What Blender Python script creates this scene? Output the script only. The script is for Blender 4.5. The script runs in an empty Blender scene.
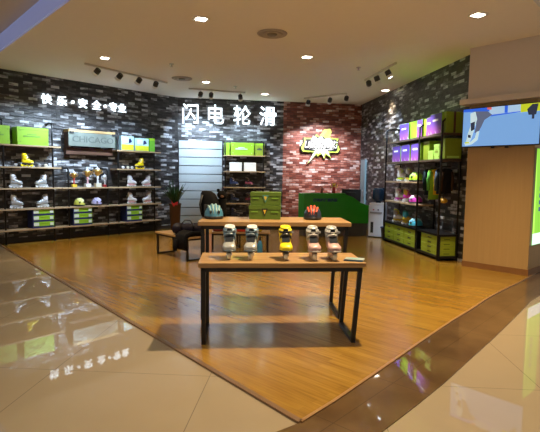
import bpy, bmesh, math, random
from mathutils import Vector, Matrix, Euler
random.seed(7)
PI = math.pi; R = math.radians
S = bpy.context.scene; COL = S.collection

# ------------------------------------------------------------------ camera
cd = bpy.data.cameras.new('camera'); cam = bpy.data.objects.new('camera', cd); COL.objects.link(cam)
cd.sensor_fit = 'HORIZONTAL'; cd.sensor_width = 36; cd.lens = 470 / 540 * 36; cd.clip_start = .05; cd.clip_end = 200
cam.matrix_world = Matrix.Translation((0, 0, 1.55)) @ Matrix.Rotation(R(90 - 4.9), 4, 'X') @ Matrix.Rotation(R(.7), 4, 'Z')
S.camera = cam

# ------------------------------------------------------------------ world, exposure
w = bpy.data.worlds.new('world'); S.world = w; w.use_nodes = True
w.node_tree.nodes['Background'].inputs[0].default_value = (1.0, .86, .68, 1)
w.node_tree.nodes['Background'].inputs[1].default_value = .30
S.view_settings.view_transform = 'Standard'; S.view_settings.look = 'None'; S.view_settings.gamma = 1
S.view_settings.use_curve_mapping = False; S.view_settings.exposure = 0.40
ZC = 3.75                                   # shop ceiling height
WARM = (1.0, .70, .36); COOL = (.62, .80, 1.0); NEUT = (1.0, .82, .60)

def lamp(name, kind, loc, energy, color, target=None, **kw):
    l = bpy.data.lights.new(name, kind); l.energy = energy; l.color = color
    for k, v in kw.items(): setattr(l, k, v)
    o = bpy.data.objects.new(name, l); COL.objects.link(o); o.location = loc
    if target is not None:
        o.rotation_euler = (Vector(target) - Vector(loc)).to_track_quat('-Z', 'Y').to_euler()
    return o
def pool(x, y, e, color=WARM, size=R(105), z=ZC - .03, blend=.7, r=.05, name='downlight_lamp'):
    return lamp(name, 'SPOT', (x, y, z), e, color, spot_size=size, spot_blend=blend, shadow_soft_size=r)
# recessed ceiling downlights (the fittings themselves are built further down)
DOWN = [(-1.01, 6.87), (-3.19, 9.19), (-1.56, 11.4), (.65, 8.93), (-.18, 12.95), (2.9, 12.2), (2.78, 6.57), (1.02, 4.62)]
for (x, y), e in zip(DOWN, (150, 420, 130, 170, 120, 110, 380, 680)):
    pool(x, y, e, (1.0, .74, .42), R(118) if e > 600 else R(84), blend=.8)
# mall corridor downlights outside the lease line
MALL = [(-2.2, 3.4), (-1.2, 1.2), (2.3, 2.2), (-4.6, 5.6), (4.6, 4.6)]
for (x, y), e in zip(MALL, (110, 30, 14, 70, 14)): pool(x, y, e, NEUT, R(150), 3.95, .8, .12)

# ------------------------------------------------------------------ wall frames: u runs left to right as seen from inside, off comes out into the room
class Fr:
    def __init__(s, o, a): s.o = Vector(o); s.a = a; s.d = Vector((math.cos(a), math.sin(a))); s.n = Vector((math.sin(a), -math.cos(a)))
    def P(s, u, off=0, z=0):
        q = s.o + s.d * u + s.n * off; return Vector((q.x, q.y, z))
C1 = (-2.685, 13.70); C2 = (2.77, 14.62)
L = Fr(C1, math.atan2(.74780, .66393))
B = Fr(C1, math.atan2(.16630, .98607))
RW = Fr(C2, math.atan2(-.99189, .12706))
K = Fr((3.41, 8.21), math.atan2(-.73909, .67360))       # beige column front

# ------------------------------------------------------------------ materials
def nodes(name):
    m = bpy.data.materials.new(name); m.use_nodes = True; nt = m.node_tree
    return m, nt, nt.nodes['Principled BSDF']
_mc = {}
def mat(name, col, rough=.5, metal=0, emit=0, var=.12, scale=14, coat=0, bump=0, ecol=None):
    if name in _mc: return _mc[name]
    m, nt, b = nodes(name); N = nt.nodes; K_ = nt.links
    tc = N.new('ShaderNodeTexCoord'); no = N.new('ShaderNodeTexNoise'); no.inputs['Scale'].default_value = scale; no.inputs['Detail'].default_value = 3
    K_.new(tc.outputs['Object'], no.inputs['Vector'])
    mx = N.new('ShaderNodeMix'); mx.data_type = 'RGBA'
    mx.inputs[6].default_value = tuple(c * (1 - var) for c in col) + (1,)
    mx.inputs[7].default_value = tuple(min(1, c * (1 + var)) for c in col) + (1,)
    K_.new(no.outputs['Fac'], mx.inputs[0]); K_.new(mx.outputs[2], b.inputs['Base Color'])
    b.inputs['Roughness'].default_value = rough; b.inputs['Metallic'].default_value = metal; b.inputs['Coat Weight'].default_value = coat
    if any(k in name for k in ('cloth', 'canvas', 'plush', 'nylon', 'foam')): b.inputs['Specular IOR Level'].default_value = .15
    if emit:
        b.inputs['Emission Color'].default_value = (ecol or col) + (1,); b.inputs['Emission Strength'].default_value = emit
    if bump:
        bp = N.new('ShaderNodeBump'); bp.inputs['Strength'].default_value = bump; bp.inputs['Distance'].default_value = .01
        K_.new(no.outputs['Fac'], bp.inputs['Height']); K_.new(bp.outputs[0], b.inputs['Normal'])
    _mc[name] = m; return m
def ramp(nt, stops, interp='LINEAR'):
    r = nt.nodes.new('ShaderNodeValToRGB'); cr = r.color_ramp; cr.interpolation = interp
    while len(cr.elements) < len(stops): cr.elements.new(.5)
    for e, (p, c) in zip(cr.elements, stops): e.position = p; e.color = tuple(c) + (1,)
    return r
def brick(name, stops, mortar, bw=.20, bh=.066):
    m, nt, b = nodes(name); N = nt.nodes; K_ = nt.links
    tc = N.new('ShaderNodeTexCoord'); sp = N.new('ShaderNodeSeparateXYZ'); cb = N.new('ShaderNodeCombineXYZ')
    K_.new(tc.outputs['Object'], sp.inputs[0]); K_.new(sp.outputs['X'], cb.inputs['X']); K_.new(sp.outputs['Z'], cb.inputs['Y'])
    bt = N.new('ShaderNodeTexBrick'); bt.inputs['Scale'].default_value = 1; bt.inputs['Brick Width'].default_value = bw; bt.inputs['Row Height'].default_value = bh
    bt.inputs['Mortar Size'].default_value = .004; bt.inputs['Mortar Smooth'].default_value = .1
    bt.inputs['Color1'].default_value = (0, 0, 0, 1); bt.inputs['Color2'].default_value = (1, 1, 1, 1); bt.inputs['Mortar'].default_value = (.5, .5, .5, 1)
    K_.new(cb.outputs[0], bt.inputs['Vector'])
    no = N.new('ShaderNodeTexNoise'); no.inputs['Scale'].default_value = 9; no.inputs['Detail'].default_value = 5
    mp = N.new('ShaderNodeMapping'); mp.inputs['Scale'].default_value = (.6, 2.2, 1); K_.new(cb.outputs[0], mp.inputs[0]); K_.new(mp.outputs[0], no.inputs['Vector'])
    ad = N.new('ShaderNodeMath'); ad.operation = 'MULTIPLY_ADD'; ad.inputs[1].default_value = .8; 
    K_.new(no.outputs['Fac'], ad.inputs[0])
    ml = N.new('ShaderNodeMath'); ml.operation = 'MULTIPLY_ADD'; ml.inputs[1].default_value = .72; ml.inputs[2].default_value = -.26
    K_.new(bt.outputs['Color'], ml.inputs[0]); K_.new(ml.outputs[0], ad.inputs[2])
    rp = ramp(nt, stops); K_.new(ad.outputs[0], rp.inputs[0])
    mx = N.new('ShaderNodeMix'); mx.data_type = 'RGBA'; K_.new(bt.outputs['Fac'], mx.inputs[0]); K_.new(rp.outputs[0], mx.inputs[6]); mx.inputs[7].default_value = mortar + (1,)
    K_.new(mx.outputs[2], b.inputs['Base Color']); b.inputs['Roughness'].default_value = .42
    h = N.new('ShaderNodeMath'); h.operation = 'SUBTRACT'; K_.new(ad.outputs[0], h.inputs[0]); K_.new(bt.outputs['Fac'], h.inputs[1])
    bp = N.new('ShaderNodeBump'); bp.inputs['Strength'].default_value = .9; bp.inputs['Distance'].default_value = .03
    K_.new(h.outputs[0], bp.inputs['Height']); K_.new(bp.outputs[0], b.inputs['Normal'])
    return m
DARKBRICK = brick('dark_brick', [(.0, (.008, .008, .009)), (.32, (.020, .018, .019)), (.54, (.046, .042, .043)), (.68, (.13, .13, .135)), (.84, (.46, .47, .5))], (.02, .02, .02))
REDBRICK = brick('red_brick', [(.0, (.08, .018, .010)), (.30, (.18, .040, .024)), (.52, (.30, .080, .048)), (.70, (.46, .22, .17)), (.88, (.74, .60, .56))], (.05, .035, .03))

def planks(name):
    m, nt, b = nodes(name); N = nt.nodes; K_ = nt.links
    tc = N.new('ShaderNodeTexCoord'); mp = N.new('ShaderNodeMapping'); mp.inputs['Rotation'].default_value = (0, 0, R(43))
    K_.new(tc.outputs['Object'], mp.inputs[0])
    bt = N.new('ShaderNodeTexBrick'); bt.inputs['Scale'].default_value = 1; bt.inputs['Brick Width'].default_value = .95; bt.inputs['Row Height'].default_value = .075
    bt.offset = .37; bt.inputs['Mortar Size'].default_value = .0016; bt.inputs['Color1'].default_value = (0, 0, 0, 1); bt.inputs['Color2'].default_value = (1, 1, 1, 1)
    bt.inputs['Mortar'].default_value = (0, 0, 0, 1)
    K_.new(mp.outputs[0], bt.inputs['Vector'])
    m2 = N.new('ShaderNodeMapping'); m2.inputs['Scale'].default_value = (1.6, 26, 1); K_.new(mp.outputs[0], m2.inputs[0])
    no = N.new('ShaderNodeTexNoise'); no.inputs['Scale'].default_value = 1.6; no.inputs['Detail'].default_value = 6; K_.new(m2.outputs[0], no.inputs['Vector'])
    ad = N.new('ShaderNodeMath'); ad.operation = 'MULTIPLY_ADD'; ad.inputs[1].default_value = .22; K_.new(bt.outputs['Color'], ad.inputs[0]); K_.new(no.outputs['Fac'], ad.inputs[2])
    rp = ramp(nt, [(.25, (.165, .084, .011)), (.52, (.265, .140, .017)), (.85, (.36, .21, .032))]); K_.new(ad.outputs[0], rp.inputs[0])
    K_.new(rp.outputs[0], b.inputs['Base Color']); b.inputs['Roughness'].default_value = .26; b.inputs['Coat Weight'].default_value = .35; b.inputs['Coat Roughness'].default_value = .1
    bp = N.new('ShaderNodeBump'); bp.inputs['Strength'].default_value = .05; bp.inputs['Distance'].default_value = .003
    K_.new(ad.outputs[0], bp.inputs['Height']); K_.new(bp.outputs[0], b.inputs['Normal'])
    return m
def tiles(name, cols, joint, size=1.2, rot=4, rough=.08, shift=(0, 0, 0), coat=.5):
    m, nt, b = nodes(name); N = nt.nodes; K_ = nt.links
    tc = N.new('ShaderNodeTexCoord'); mp = N.new('ShaderNodeMapping'); mp.inputs['Rotation'].default_value = (0, 0, R(rot)); mp.inputs['Location'].default_value = shift
    K_.new(tc.outputs['Object'], mp.inputs[0])
    bt = N.new('ShaderNodeTexBrick'); bt.offset = 0; bt.inputs['Scale'].default_value = 1; bt.inputs['Brick Width'].default_value = size; bt.inputs['Row Height'].default_value = size
    bt.inputs['Mortar Size'].default_value = .003; K_.new(mp.outputs[0], bt.inputs['Vector'])
    bt.inputs['Color1'].default_value = cols[0] + (1,); bt.inputs['Color2'].default_value = cols[0] + (1,); bt.inputs['Mortar'].default_value = joint + (1,)
    no = N.new('ShaderNodeTexNoise'); no.inputs['Scale'].default_value = 3; no.inputs['Detail'].default_value = 8; K_.new(mp.outputs[0], no.inputs['Vector'])
    mx = N.new('ShaderNodeMix'); mx.data_type = 'RGBA'; mx.blend_type = 'MULTIPLY'; mx.inputs[0].default_value = 1
    rp = ramp(nt, [(.35, cols[1]), (.65, (1, 1, 1))]); K_.new(no.outputs['Fac'], rp.inputs[0])
    K_.new(bt.outputs['Color'], mx.inputs[6]); K_.new(rp.outputs[0], mx.inputs[7]); K_.new(mx.outputs[2], b.inputs['Base Color'])
    b.inputs['Roughness'].default_value = .35; b.inputs['Specular IOR Level'].default_value = .15; b.inputs['Coat Weight'].default_value = 1; b.inputs['Coat Roughness'].default_value = rough
    return m
def grain(name, c0, c1, axis=0, rough=.45, coat=0.1):
    if name in _mc: return _mc[name]
    m, nt, b = nodes(name); N = nt.nodes; K_ = nt.links
    tc = N.new('ShaderNodeTexCoord'); mp = N.new('ShaderNodeMapping'); s = [30, 30, 30]; s[axis] = 1.6; mp.inputs['Scale'].default_value = s
    K_.new(tc.outputs['Object'], mp.inputs[0]); no = N.new('ShaderNodeTexNoise'); no.inputs['Scale'].default_value = 1; no.inputs['Detail'].default_value = 5
    K_.new(mp.outputs[0], no.inputs['Vector']); rp = ramp(nt, [(.3, c0), (.7, c1)]); K_.new(no.outputs['Fac'], rp.inputs[0]); K_.new(rp.outputs[0], b.inputs['Base Color'])
    b.inputs['Roughness'].default_value = rough; b.inputs['Coat Weight'].default_value = coat
    _mc[name] = m; return m
WOODTOP = grain('pale_table_wood', (.25, .14, .055), (.45, .29, .13))
SHELFWOOD = grain('pale_shelf_wood', (.30, .20, .11), (.52, .38, .22))
COLWOOD = grain('column_laminate', (.42, .27, .11), (.45, .295, .125), 2, .4)
BLACK = mat('black_steel', (.012, .012, .013), .38, .4)
DARK = mat('dark_plastic', (.02, .02, .022), .4)
WHITE = mat('white_plastic', (.75, .76, .76), .35)
PAINT = mat('ceiling_paint', (.84, .82, .78), .9, var=.02)
CREAM = mat('fascia_paint', (.62, .57, .54), .8, var=.02)
GREEN = mat('lime_card', (.25, .48, .02), .45, var=.06)
OLIVE = mat('olive_card', (.22, .33, .02), .5, var=.08)
NAVY = mat('navy_card', (.012, .02, .09), .5)
CHROME = mat('brushed_metal', (.55, .55, .56), .3, .9)

# ------------------------------------------------------------------ mesh builder
class MB:
    def __init__(s): s.b = bmesh.new(); s.mi = 0
    def _v(s, pts): return [s.b.verts.new(p) for p in pts]
    def _f(s, vs, smooth=False):
        try: f = s.b.faces.new(vs)
        except ValueError: return None
        f.material_index = s.mi; f.smooth = smooth; return f
    def box(s, c, d, rot=None, bev=0):
        x, y, z = (q / 2 for q in d); c = Vector(c)
        pts = [Vector(p) for p in ((-x, -y, -z), (x, -y, -z), (x, y, -z), (-x, y, -z), (-x, -y, z), (x, -y, z), (x, y, z), (-x, y, z))]
        if rot: M = Euler(rot).to_matrix(); pts = [M @ p for p in pts]
        v = s._v([p + c for p in pts])
        fs = [s._f([v[i] for i in q]) for q in ((3, 2, 1, 0), (4, 5, 6, 7), (0, 1, 5, 4), (1, 2, 6, 5), (2, 3, 7, 6), (3, 0, 4, 7))]
        if bev:
            es = list({e for f in fs for e in f.edges})
            r = bmesh.ops.bevel(s.b, geom=es, offset=bev, segments=2, affect='EDGES', profile=.6)
            for f in r['faces']: f.material_index = s.mi
        return s
    def bx(s, x0, x1, y0, y1, z0, z1, bev=0): return s.box(((x0 + x1) / 2, (y0 + y1) / 2, (z0 + z1) / 2), (x1 - x0, y1 - y0, z1 - z0), None, bev)
    def loft(s, rings, caps=True, smooth=True, close=True):
        R_ = [s._v(r) for r in rings]; n = len(rings[0])
        for a, b in zip(R_, R_[1:]):
            for i in range(n if close else n - 1):
                j = (i + 1) % n; s._f([a[i], a[j], b[j], b[i]], smooth)
        if caps: s._f(list(reversed(R_[0]))); s._f(R_[-1])
        return s
    def ell(s, c, rx, ry, n=16, tilt=0, up=(0, 0, 1), power=1.0):
        # ellipse ring around c in the xy plane, tilted about x
        out = []
        for i in range(n):
            a = 2 * PI * i / n; ca, sa = math.cos(a), math.sin(a)
            x = rx * math.copysign(abs(ca) ** power, ca); y = ry * math.copysign(abs(sa) ** power, sa)
            out.append(Vector(c) + Vector((x, y * math.cos(tilt), y * math.sin(tilt))))
        return out
    def tube(s, pts, r, n=10, smooth=True, radii=None, square=False):
        pts = [Vector(p) for p in pts]; rings = []
        if square: n = 4; smooth = False
        prev = None
        for i, p in enumerate(pts):
            if i == 0: t = pts[1] - p
            elif i == len(pts) - 1: t = p - pts[i - 1]
            else: t = (pts[i + 1] - p).normalized() + (p - pts[i - 1]).normalized()
            t.normalize()
            if prev is None:
                a = Vector((0, 0, 1)) if abs(t.z) < .9 else Vector((1, 0, 0)); x = t.cross(a).normalized()
            else: x = (prev - t * prev.dot(t)).normalized()
            prev = x; y = t.cross(x); rr = radii[i] if radii else r
            k = 1.0
            if 0 < i < len(pts) - 1:
                c = (pts[i + 1] - p).normalized().dot((p - pts[i - 1]).normalized()); k = 1 / max(.5, math.sqrt(max(0, (1 + c) / 2)))
            off = PI / 4 if square else 0; q = math.sqrt(2) if square else 1
            rings.append([p + (x * math.cos(2 * PI * j / n + off) + y * math.sin(2 * PI * j / n + off)) * rr * q * (k if square else 1) for j in range(n)])
        return s.loft(rings, smooth=smooth)
    def cyl(s, c, r, h, axis='z', n=20, r2=None, smooth=True):
        d = {'x': Vector((1, 0, 0)), 'y': Vector((0, 1, 0)), 'z': Vector((0, 0, 1))}[axis] * h / 2; c = Vector(c)
        return s.tube([c - d, c + d], r, n, smooth, [r, r if r2 is None else r2])
    def lathe(s, prof, c=(0, 0, 0), n=24, smooth=True):
        return s.loft([s.ell((c[0], c[1], c[2] + z), max(r, .0005), max(r, .0005), n) for r, z in prof], smooth=smooth)
    def ball(s, c, rx, ry=None, rz=None, n=16, m=9, z0=-1.0):
        ry = ry or rx; rz = rz or rx; rings = []
        a0 = math.asin(z0)
        for i in range(m + 1):
            a = a0 + (PI / 2 - a0) * i / m; q = max(math.cos(a), .01); rings.append(s.ell((c[0], c[1], c[2] + rz * math.sin(a)), rx * q, ry * q, n))
        return s.loft(rings)
    def prism(s, poly, y0, y1, smooth=False):          # polygon in xz, extruded along y
        a = s._v([(x, y0, z) for x, z in poly]); b = s._v([(x, y1, z) for x, z in poly]); n = len(poly)
        s._f(a); s._f(list(reversed(b)))
        for i in range(n): j = (i + 1) % n; s._f([a[j], a[i], b[i], b[j]], smooth)
        return s
    def slab(s, poly, z0, z1):                          # polygon in xy, extruded along z
        a = s._v([(x, y, z0) for x, y in poly]); b = s._v([(x, y, z1) for x, y in poly]); n = len(poly)
        s._f(list(reversed(a))); s._f(b)
        for i in range(n): j = (i + 1) % n; s._f([a[i], a[j], b[j], b[i]])
        return s
    def m(s, i): s.mi = i; return s
    def build(s, name, mats, parent=None, loc=None, rz=0):
        bmesh.ops.recalc_face_normals(s.b, faces=s.b.faces[:])
        me = bpy.data.meshes.new(name); s.b.to_mesh(me); s.b.free()
        for q in (mats if isinstance(mats, (list, tuple)) else [mats]): me.materials.append(q)
        o = bpy.data.objects.new(name, me); COL.objects.link(o)
        if parent: o.parent = parent
        if loc is not None: o.location = loc
        o.rotation_euler.z = rz
        return o
def tag(o, label, cat, group=None, kind=None):
    if label: o['label'] = label
    if cat: o['category'] = cat
    if group: o['group'] = group
    if kind: o['kind'] = kind
    return o
def thing(name, label, cat, loc=(0, 0, 0), rz=0, group=None):
    o = bpy.data.objects.new(name, None); COL.objects.link(o); o.empty_display_size = .1
    o.location = loc; o.rotation_euler = (0, 0, rz); return tag(o, label, cat, group)
def dup(root, loc, rz=0, label=None, group=None, scale=None):
    r = root.copy(); COL.objects.link(r); r.location = loc; r.rotation_euler = (0, 0, rz)
    if label: r['label'] = label
    if group: r['group'] = group
    if scale: r.scale = (scale,) * 3
    for ch in [c for c in ALLCH(root)]:
        c = ch.copy(); COL.objects.link(c); c.parent = r
        for g in ALLCH(ch):
            d = g.copy(); COL.objects.link(d); d.parent = c
    return r
def ALLCH(o): return list(o.children)
def struct(o): o['kind'] = 'structure'; return o
def textmesh(name, body, size, depth, m, parent=None, bold=0.0, loc=(0, 0, 0), rot=(PI / 2, 0, 0), shear=0, align='CENTER', sx=1):
    c = bpy.data.curves.new(name, 'FONT'); c.body = body; c.size = size; c.extrude = depth / 2; c.offset = bold; c.shear = shear
    c.align_x = align; c.align_y = 'CENTER'; c.resolution_u = 3
    t = bpy.data.objects.new(name, c); COL.objects.link(t); bpy.context.view_layer.update()
    me = bpy.data.meshes.new_from_object(t.evaluated_get(bpy.context.evaluated_depsgraph_get()))
    COL.objects.unlink(t); bpy.data.objects.remove(t)
    me.name = name
    me.transform(Matrix.Diagonal((sx, 1, 1, 1)))
    xs = [v.co.x for v in me.vertices]; ys = [v.co.y for v in me.vertices]
    if xs: me.transform(Matrix.Translation((-(min(xs) + max(xs)) / 2, -(min(ys) + max(ys)) / 2, 0)))
    me.materials.clear(); me.materials.append(m)
    o = bpy.data.objects.new(name, me); COL.objects.link(o); o.location = loc; o.rotation_euler = rot
    if parent: o.parent = parent
    return o

# ================================================================== THE SETTING
WOOD = planks('oak_planks')
TILE = tiles('beige_tile', ((.35, .29, .205), (.97, .965, .96)), (.17, .135, .095), 1.25, 4, .012, (.70, .25, 0))
STONE = tiles('brown_stone', ((.13, .078, .034), (.65, .6, .55)), (.06, .035, .015), .8, -48, .03, (0, 0, 0))
# lease line: wood ends in a point, a brown stone border follows the curved right side
APEX = (.21, 2.86)
INNER = [APEX, (.46, 3.14), (.82, 3.58), (1.22, 4.07), (1.62, 4.56), (2.02, 5.04), (2.42, 5.50), (2.82, 5.98), (3.22, 6.42), (3.74, 6.95), (4.25, 7.5), (4.63, 7.93)]
OUTER = [(-.10, 2.02), (.30, 2.36), (.72, 2.78), (1.00, 3.08), (1.35, 3.47), (1.76, 3.96), (2.15, 4.42), (2.66, 5.04), (3.35, 5.90), (3.80, 6.38), (4.6, 7.2), (5.3, 8.0)]
LEFTEND = (-5.9, 10.14)
kp = K.P(0, 0); ks = K.P(1.069, 0); kb = K.P(1.069, -1.1)
wood_poly = [APEX] + INNER[1:] + [(5.4, 9.2), (4.0, 14.9), tuple(RW.P(-.3, -.25).xy), tuple(B.P(-.2, -.3).xy), tuple(L.P(-.1, -.3).xy), tuple(L.P(-4.76, -.3).xy), LEFTEND]
struct(MB().slab([(-9, -3), (9, -3), (9, 16), (-9, 16)], -.12, -.012).build('floor', TILE))
struct(MB().slab([(APEX[0], APEX[1])] + [(-.48, 2.35)] + OUTER + [(5.3, 9.2), (5.2, 9.2)] + list(reversed(INNER[1:])), -.03, -.006).build('floor', STONE))
struct(MB().slab(wood_poly, -.04, 0).build('floor', WOOD))
BRASS = mat('brown_metal_trim', (.22, .13, .07), .35, .3)
t1 = MB(); dl = (Vector(LEFTEND) - Vector(APEX)).normalized(); nl = Vector((-dl.y, dl.x)) * .02
a_, b_ = Vector(APEX), Vector(LEFTEND)
t1.slab([tuple(a_ - nl), tuple(a_ + nl), tuple(b_ + nl), tuple(b_ - nl)], -.02, .004)
struct(t1.build('trim_1', BRASS))
t2 = MB(); rings = []
for i, q in enumerate(INNER):
    q = Vector(q); t = (Vector(INNER[min(i + 1, len(INNER) - 1)]) - Vector(INNER[max(i - 1, 0)])).normalized(); n = Vector((-t.y, t.x)) * .012
    rings.append([(q.x - n.x, q.y - n.y, -.02), (q.x + n.x, q.y + n.y, -.02), (q.x + n.x, q.y + n.y, .004), (q.x - n.x, q.y - n.y, .004)])
struct(t2.loft(rings, smooth=False).build('trim_2', mat('sand_threshold', (.30, .17, .07), .3)))

def wall(fr, u0, u1, name, m, z1=ZC + .6, th=.2):
    return struct(MB().bx(u0, u1, 0, th, -.02, z1).build(name, m, None, (fr.o.x, fr.o.y, 0), fr.a))
wall(L, -6.4, 0, 'wall_left', DARKBRICK)
wall(B, 0, 3.09, 'wall_back', DARKBRICK)
wall(B, 3.09, 5.54, 'wall_back', REDBRICK)
wall(RW, 0, 6.55, 'wall_right', DARKBRICK)

# shop ceiling ends at the lease line with a vertical fascia up to the mall ceiling
cl = [(.35, 2.99), (2.2, 4.9), (5.0, 8.0), (5.8, 9.2), (4.0, 15.2), (-3.2, 14.6), (-7.9, 11.7), (-6.25, 10.23)]
struct(MB().slab(cl, ZC, ZC + .06).build('ceiling', PAINT))
MALLC = mat('mall_ceiling_paint', (.62, .56, .50), .9, var=.02)
struct(MB().slab([(-9.5, -3), (9, -3), (9, 16), (-9.5, 16)], 4.02, 4.12).build('ceiling', MALLC))
a_, b_ = Vector((.35, 2.99)), Vector((-6.3, 10.28)); d_ = (b_ - a_).normalized(); n_ = Vector((-d_.y, d_.x))
if n_.dot(Vector((-1, -1))) < 0: n_ = -n_
FASC = mat('blue_glow_fascia', (.34, .42, .85), .6, var=.02, emit=.14, ecol=(.42, .50, 1.0))  # blue light on the band put into its colour, with weak emission added
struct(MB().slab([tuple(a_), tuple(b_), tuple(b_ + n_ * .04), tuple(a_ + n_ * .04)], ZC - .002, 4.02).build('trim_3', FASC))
a2, b2 = Vector((.35, 2.99)), Vector((5.0, 8.0)); d2 = (b2 - a2).normalized(); n2 = Vector((d2.y, -d2.x))
struct(MB().slab([tuple(a2), tuple(b2), tuple(b2 + n2 * .04), tuple(a2 + n2 * .04)], ZC - .002, 4.02).build('trim_4', PAINT))

# beige column, fascia box with ledge over it
c_ = MB().bx(0, 1.069, 0, 1.1, .09, 2.84, .004)
struct(c_.build('wall_column', COLWOOD, None, (K.o.x, K.o.y, 0), K.a))
struct(MB().bx(-.008, 1.082, -.012, 1.1, 0, .10).build('baseboard_column', mat('column_skirting', (.22, .10, .03), .4), None, (K.o.x, K.o.y, 0), K.a))
struct(MB().bx(-.03, 3.0, -.02, 1.1, 2.84, ZC + .3, .004).build('wall_header', CREAM, None, (K.o.x, K.o.y, 0), K.a))
struct(MB().bx(-.13, 3.0, -.12, 1.1, 2.80, 2.89, .01).build('trim_5', CREAM, None, (K.o.x, K.o.y, 0), K.a))
# pale sill strip along the foot of the right wall and the dark plinth of the left wall
struct(MB().bx(0, 3.0, -.012, 0, 0, .10).build('baseboard_right', mat('dark_skirting', (.03, .025, .02), .5), None, (RW.o.x, RW.o.y, 0), RW.a))
struct(MB().bx(-6.3, 0, -.012, 0, 0, .10).build('baseboard_left', mat('dark_skirting', (.03, .025, .02), .5), None, (L.o.x, L.o.y, 0), L.a))
# pale blue door leaf in the back right corner
dr = struct(MB().bx(.24, .62, -.06, -.004, 0, 2.06, .004).build('door_1', mat('pale_blue_door', (.25, .38, .44), .35), None, (RW.o.x, RW.o.y, 0), RW.a))
MB().bx(.54, .57, -.10, -.06, .95, 1.15, .005).build('door_handle', CHROME, dr)

# ================================================================== WALL FIXTURES
def fobj(fr, name, label, cat, u, off, z, group=None, rz=0):
    p = fr.P(u, off, z); return thing(name, label, cat, p, fr.a + rz, group)
# slatwall
sw = fobj(B, 'slatwall_panel', 'tall white slatted display panel on the dark brick back wall', 'wall panel', .03, .0, 0)
SLW = mat('white_slat', (.38, .43, .45), .35, var=.03)
bd = MB(); zt = 2.53; h = .243; z = zt
while z > .02:
    z0 = max(0, z - h + .022); bd.bx(0, 1.24, -.045, -.012, z0, z, .002); z -= h
bd.build('slat_board', SLW, sw)
MB().bx(0, 1.24, -.014, -.001, 0, 2.53).build('backing', mat('slat_groove', (.10, .12, .13), .5), sw)
MB().bx(-.02, 0, -.05, -.001, 0, 2.54).build('edge_strip', DARK, sw); MB().bx(1.24, 1.26, -.05, -.001, 0, 2.54).build('edge_strip', DARK, sw)

# pipe-and-plank shelf units
def upright(h, fd=.30):
    r = .05; y = -fd
    pts = [(0, y, 0), (0, y, h - r), (0, y + r * .3, h - r * .3), (0, y + r, h), (0, -.02, h)]
    b = MB().tube(pts, .020, 10); b.cyl((0, y, .006), .035, .012); b.cyl((0, -.008, h), .035, .014, 'y')
    return b
def shelf_unit(fr, label, u0, u1, posts, hs, ph, overs=.08, fd=.30, m=SHELFWOOD, group='pipe shelving on the left wall'):
    t = fobj(fr, 'shelf_unit', label, 'shelf unit', u0, 0, 0, group)
    for u in posts: upright(ph, fd).build('upright', BLACK, t, (u - u0, 0, 0))
    for z in hs:
        s_ = MB().bx(0, u1 - u0, -fd - .055, -.004, z - .032, z, .003).build('shelf', m, t)
        for u in posts:
            MB().tube([(u - u0, -fd, z - .045), (u - u0, -.01, z - .045)], .011, 8).build('bracket', BLACK, s_)
    return t
HS = [2.15, 1.68, 1.22, .77, .32]
shelf_unit(L, 'leftmost tall five-shelf rack of black pipe and pale planks on the left wall', -5.02, -3.56, (-4.76, -3.73), HS, 2.66)
shelf_unit(L, 'low three-shelf pipe rack in the middle of the left wall, trophies on top', -3.55, -2.16, (-3.38, -2.39), HS[2:], 1.67)
shelf_unit(L, 'tall five-shelf pipe rack at the corner end of the left wall, beside the plant', -2.15, -.84, (-2.13 + .04, -1.02), HS, 2.64)
shelf_unit(B, 'five-shelf plank rack on the back wall right of the white slatted panel', 1.31, 2.52, (1.35, 2.46), [2.13, 1.67, 1.21, .74, .30], 2.52, fd=.28, group=None)

# hanging sign box between the racks
sb = fobj(L, 'sign_box', 'wooden box sign with a grey metal face hanging above the trophies', 'sign', -3.34, 0, 2.16)
RUST = grain('old_pine', (.28, .17, .07), (.52, .37, .16)); BROWN = grain('dark_stained_wood', (.05, .022, .012), (.11, .05, .028))
MB().bx(0, 1.19, -.28, -.002, .36, .42, .003).build('top_board', RUST, sb)
fr_ = MB().bx(0, 1.19, -.14, -.002, -.16, .0, .003).build('lower_board', BROWN, sb)
pl = MB().bx(.0, 1.19, -.27, -.25, .03, .355, .003).build('sign_plate', mat('zinc_plate', (.15, .175, .15), .45, .25, var=.35, scale=6), sb)
textmesh('sign_lettering', 'CHICAGO', .20, .006, mat('dark_zinc_lettering', (.085, .10, .09), .5), pl, .002, (.62, -.273, .20), sx=1.15)
for x in (.03, 1.10): MB().bx(x, x + .1, -.29, -.27, .32, .37, .003).build('corner_bracket', DARK, sb)
MB().bx(.02, .05, -.25, -.01, .0, .4).build('side_board', BROWN, sb); MB().bx(1.14, 1.17, -.25, -.01, .0, .4).build('side_board', BROWN, sb)

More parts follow.
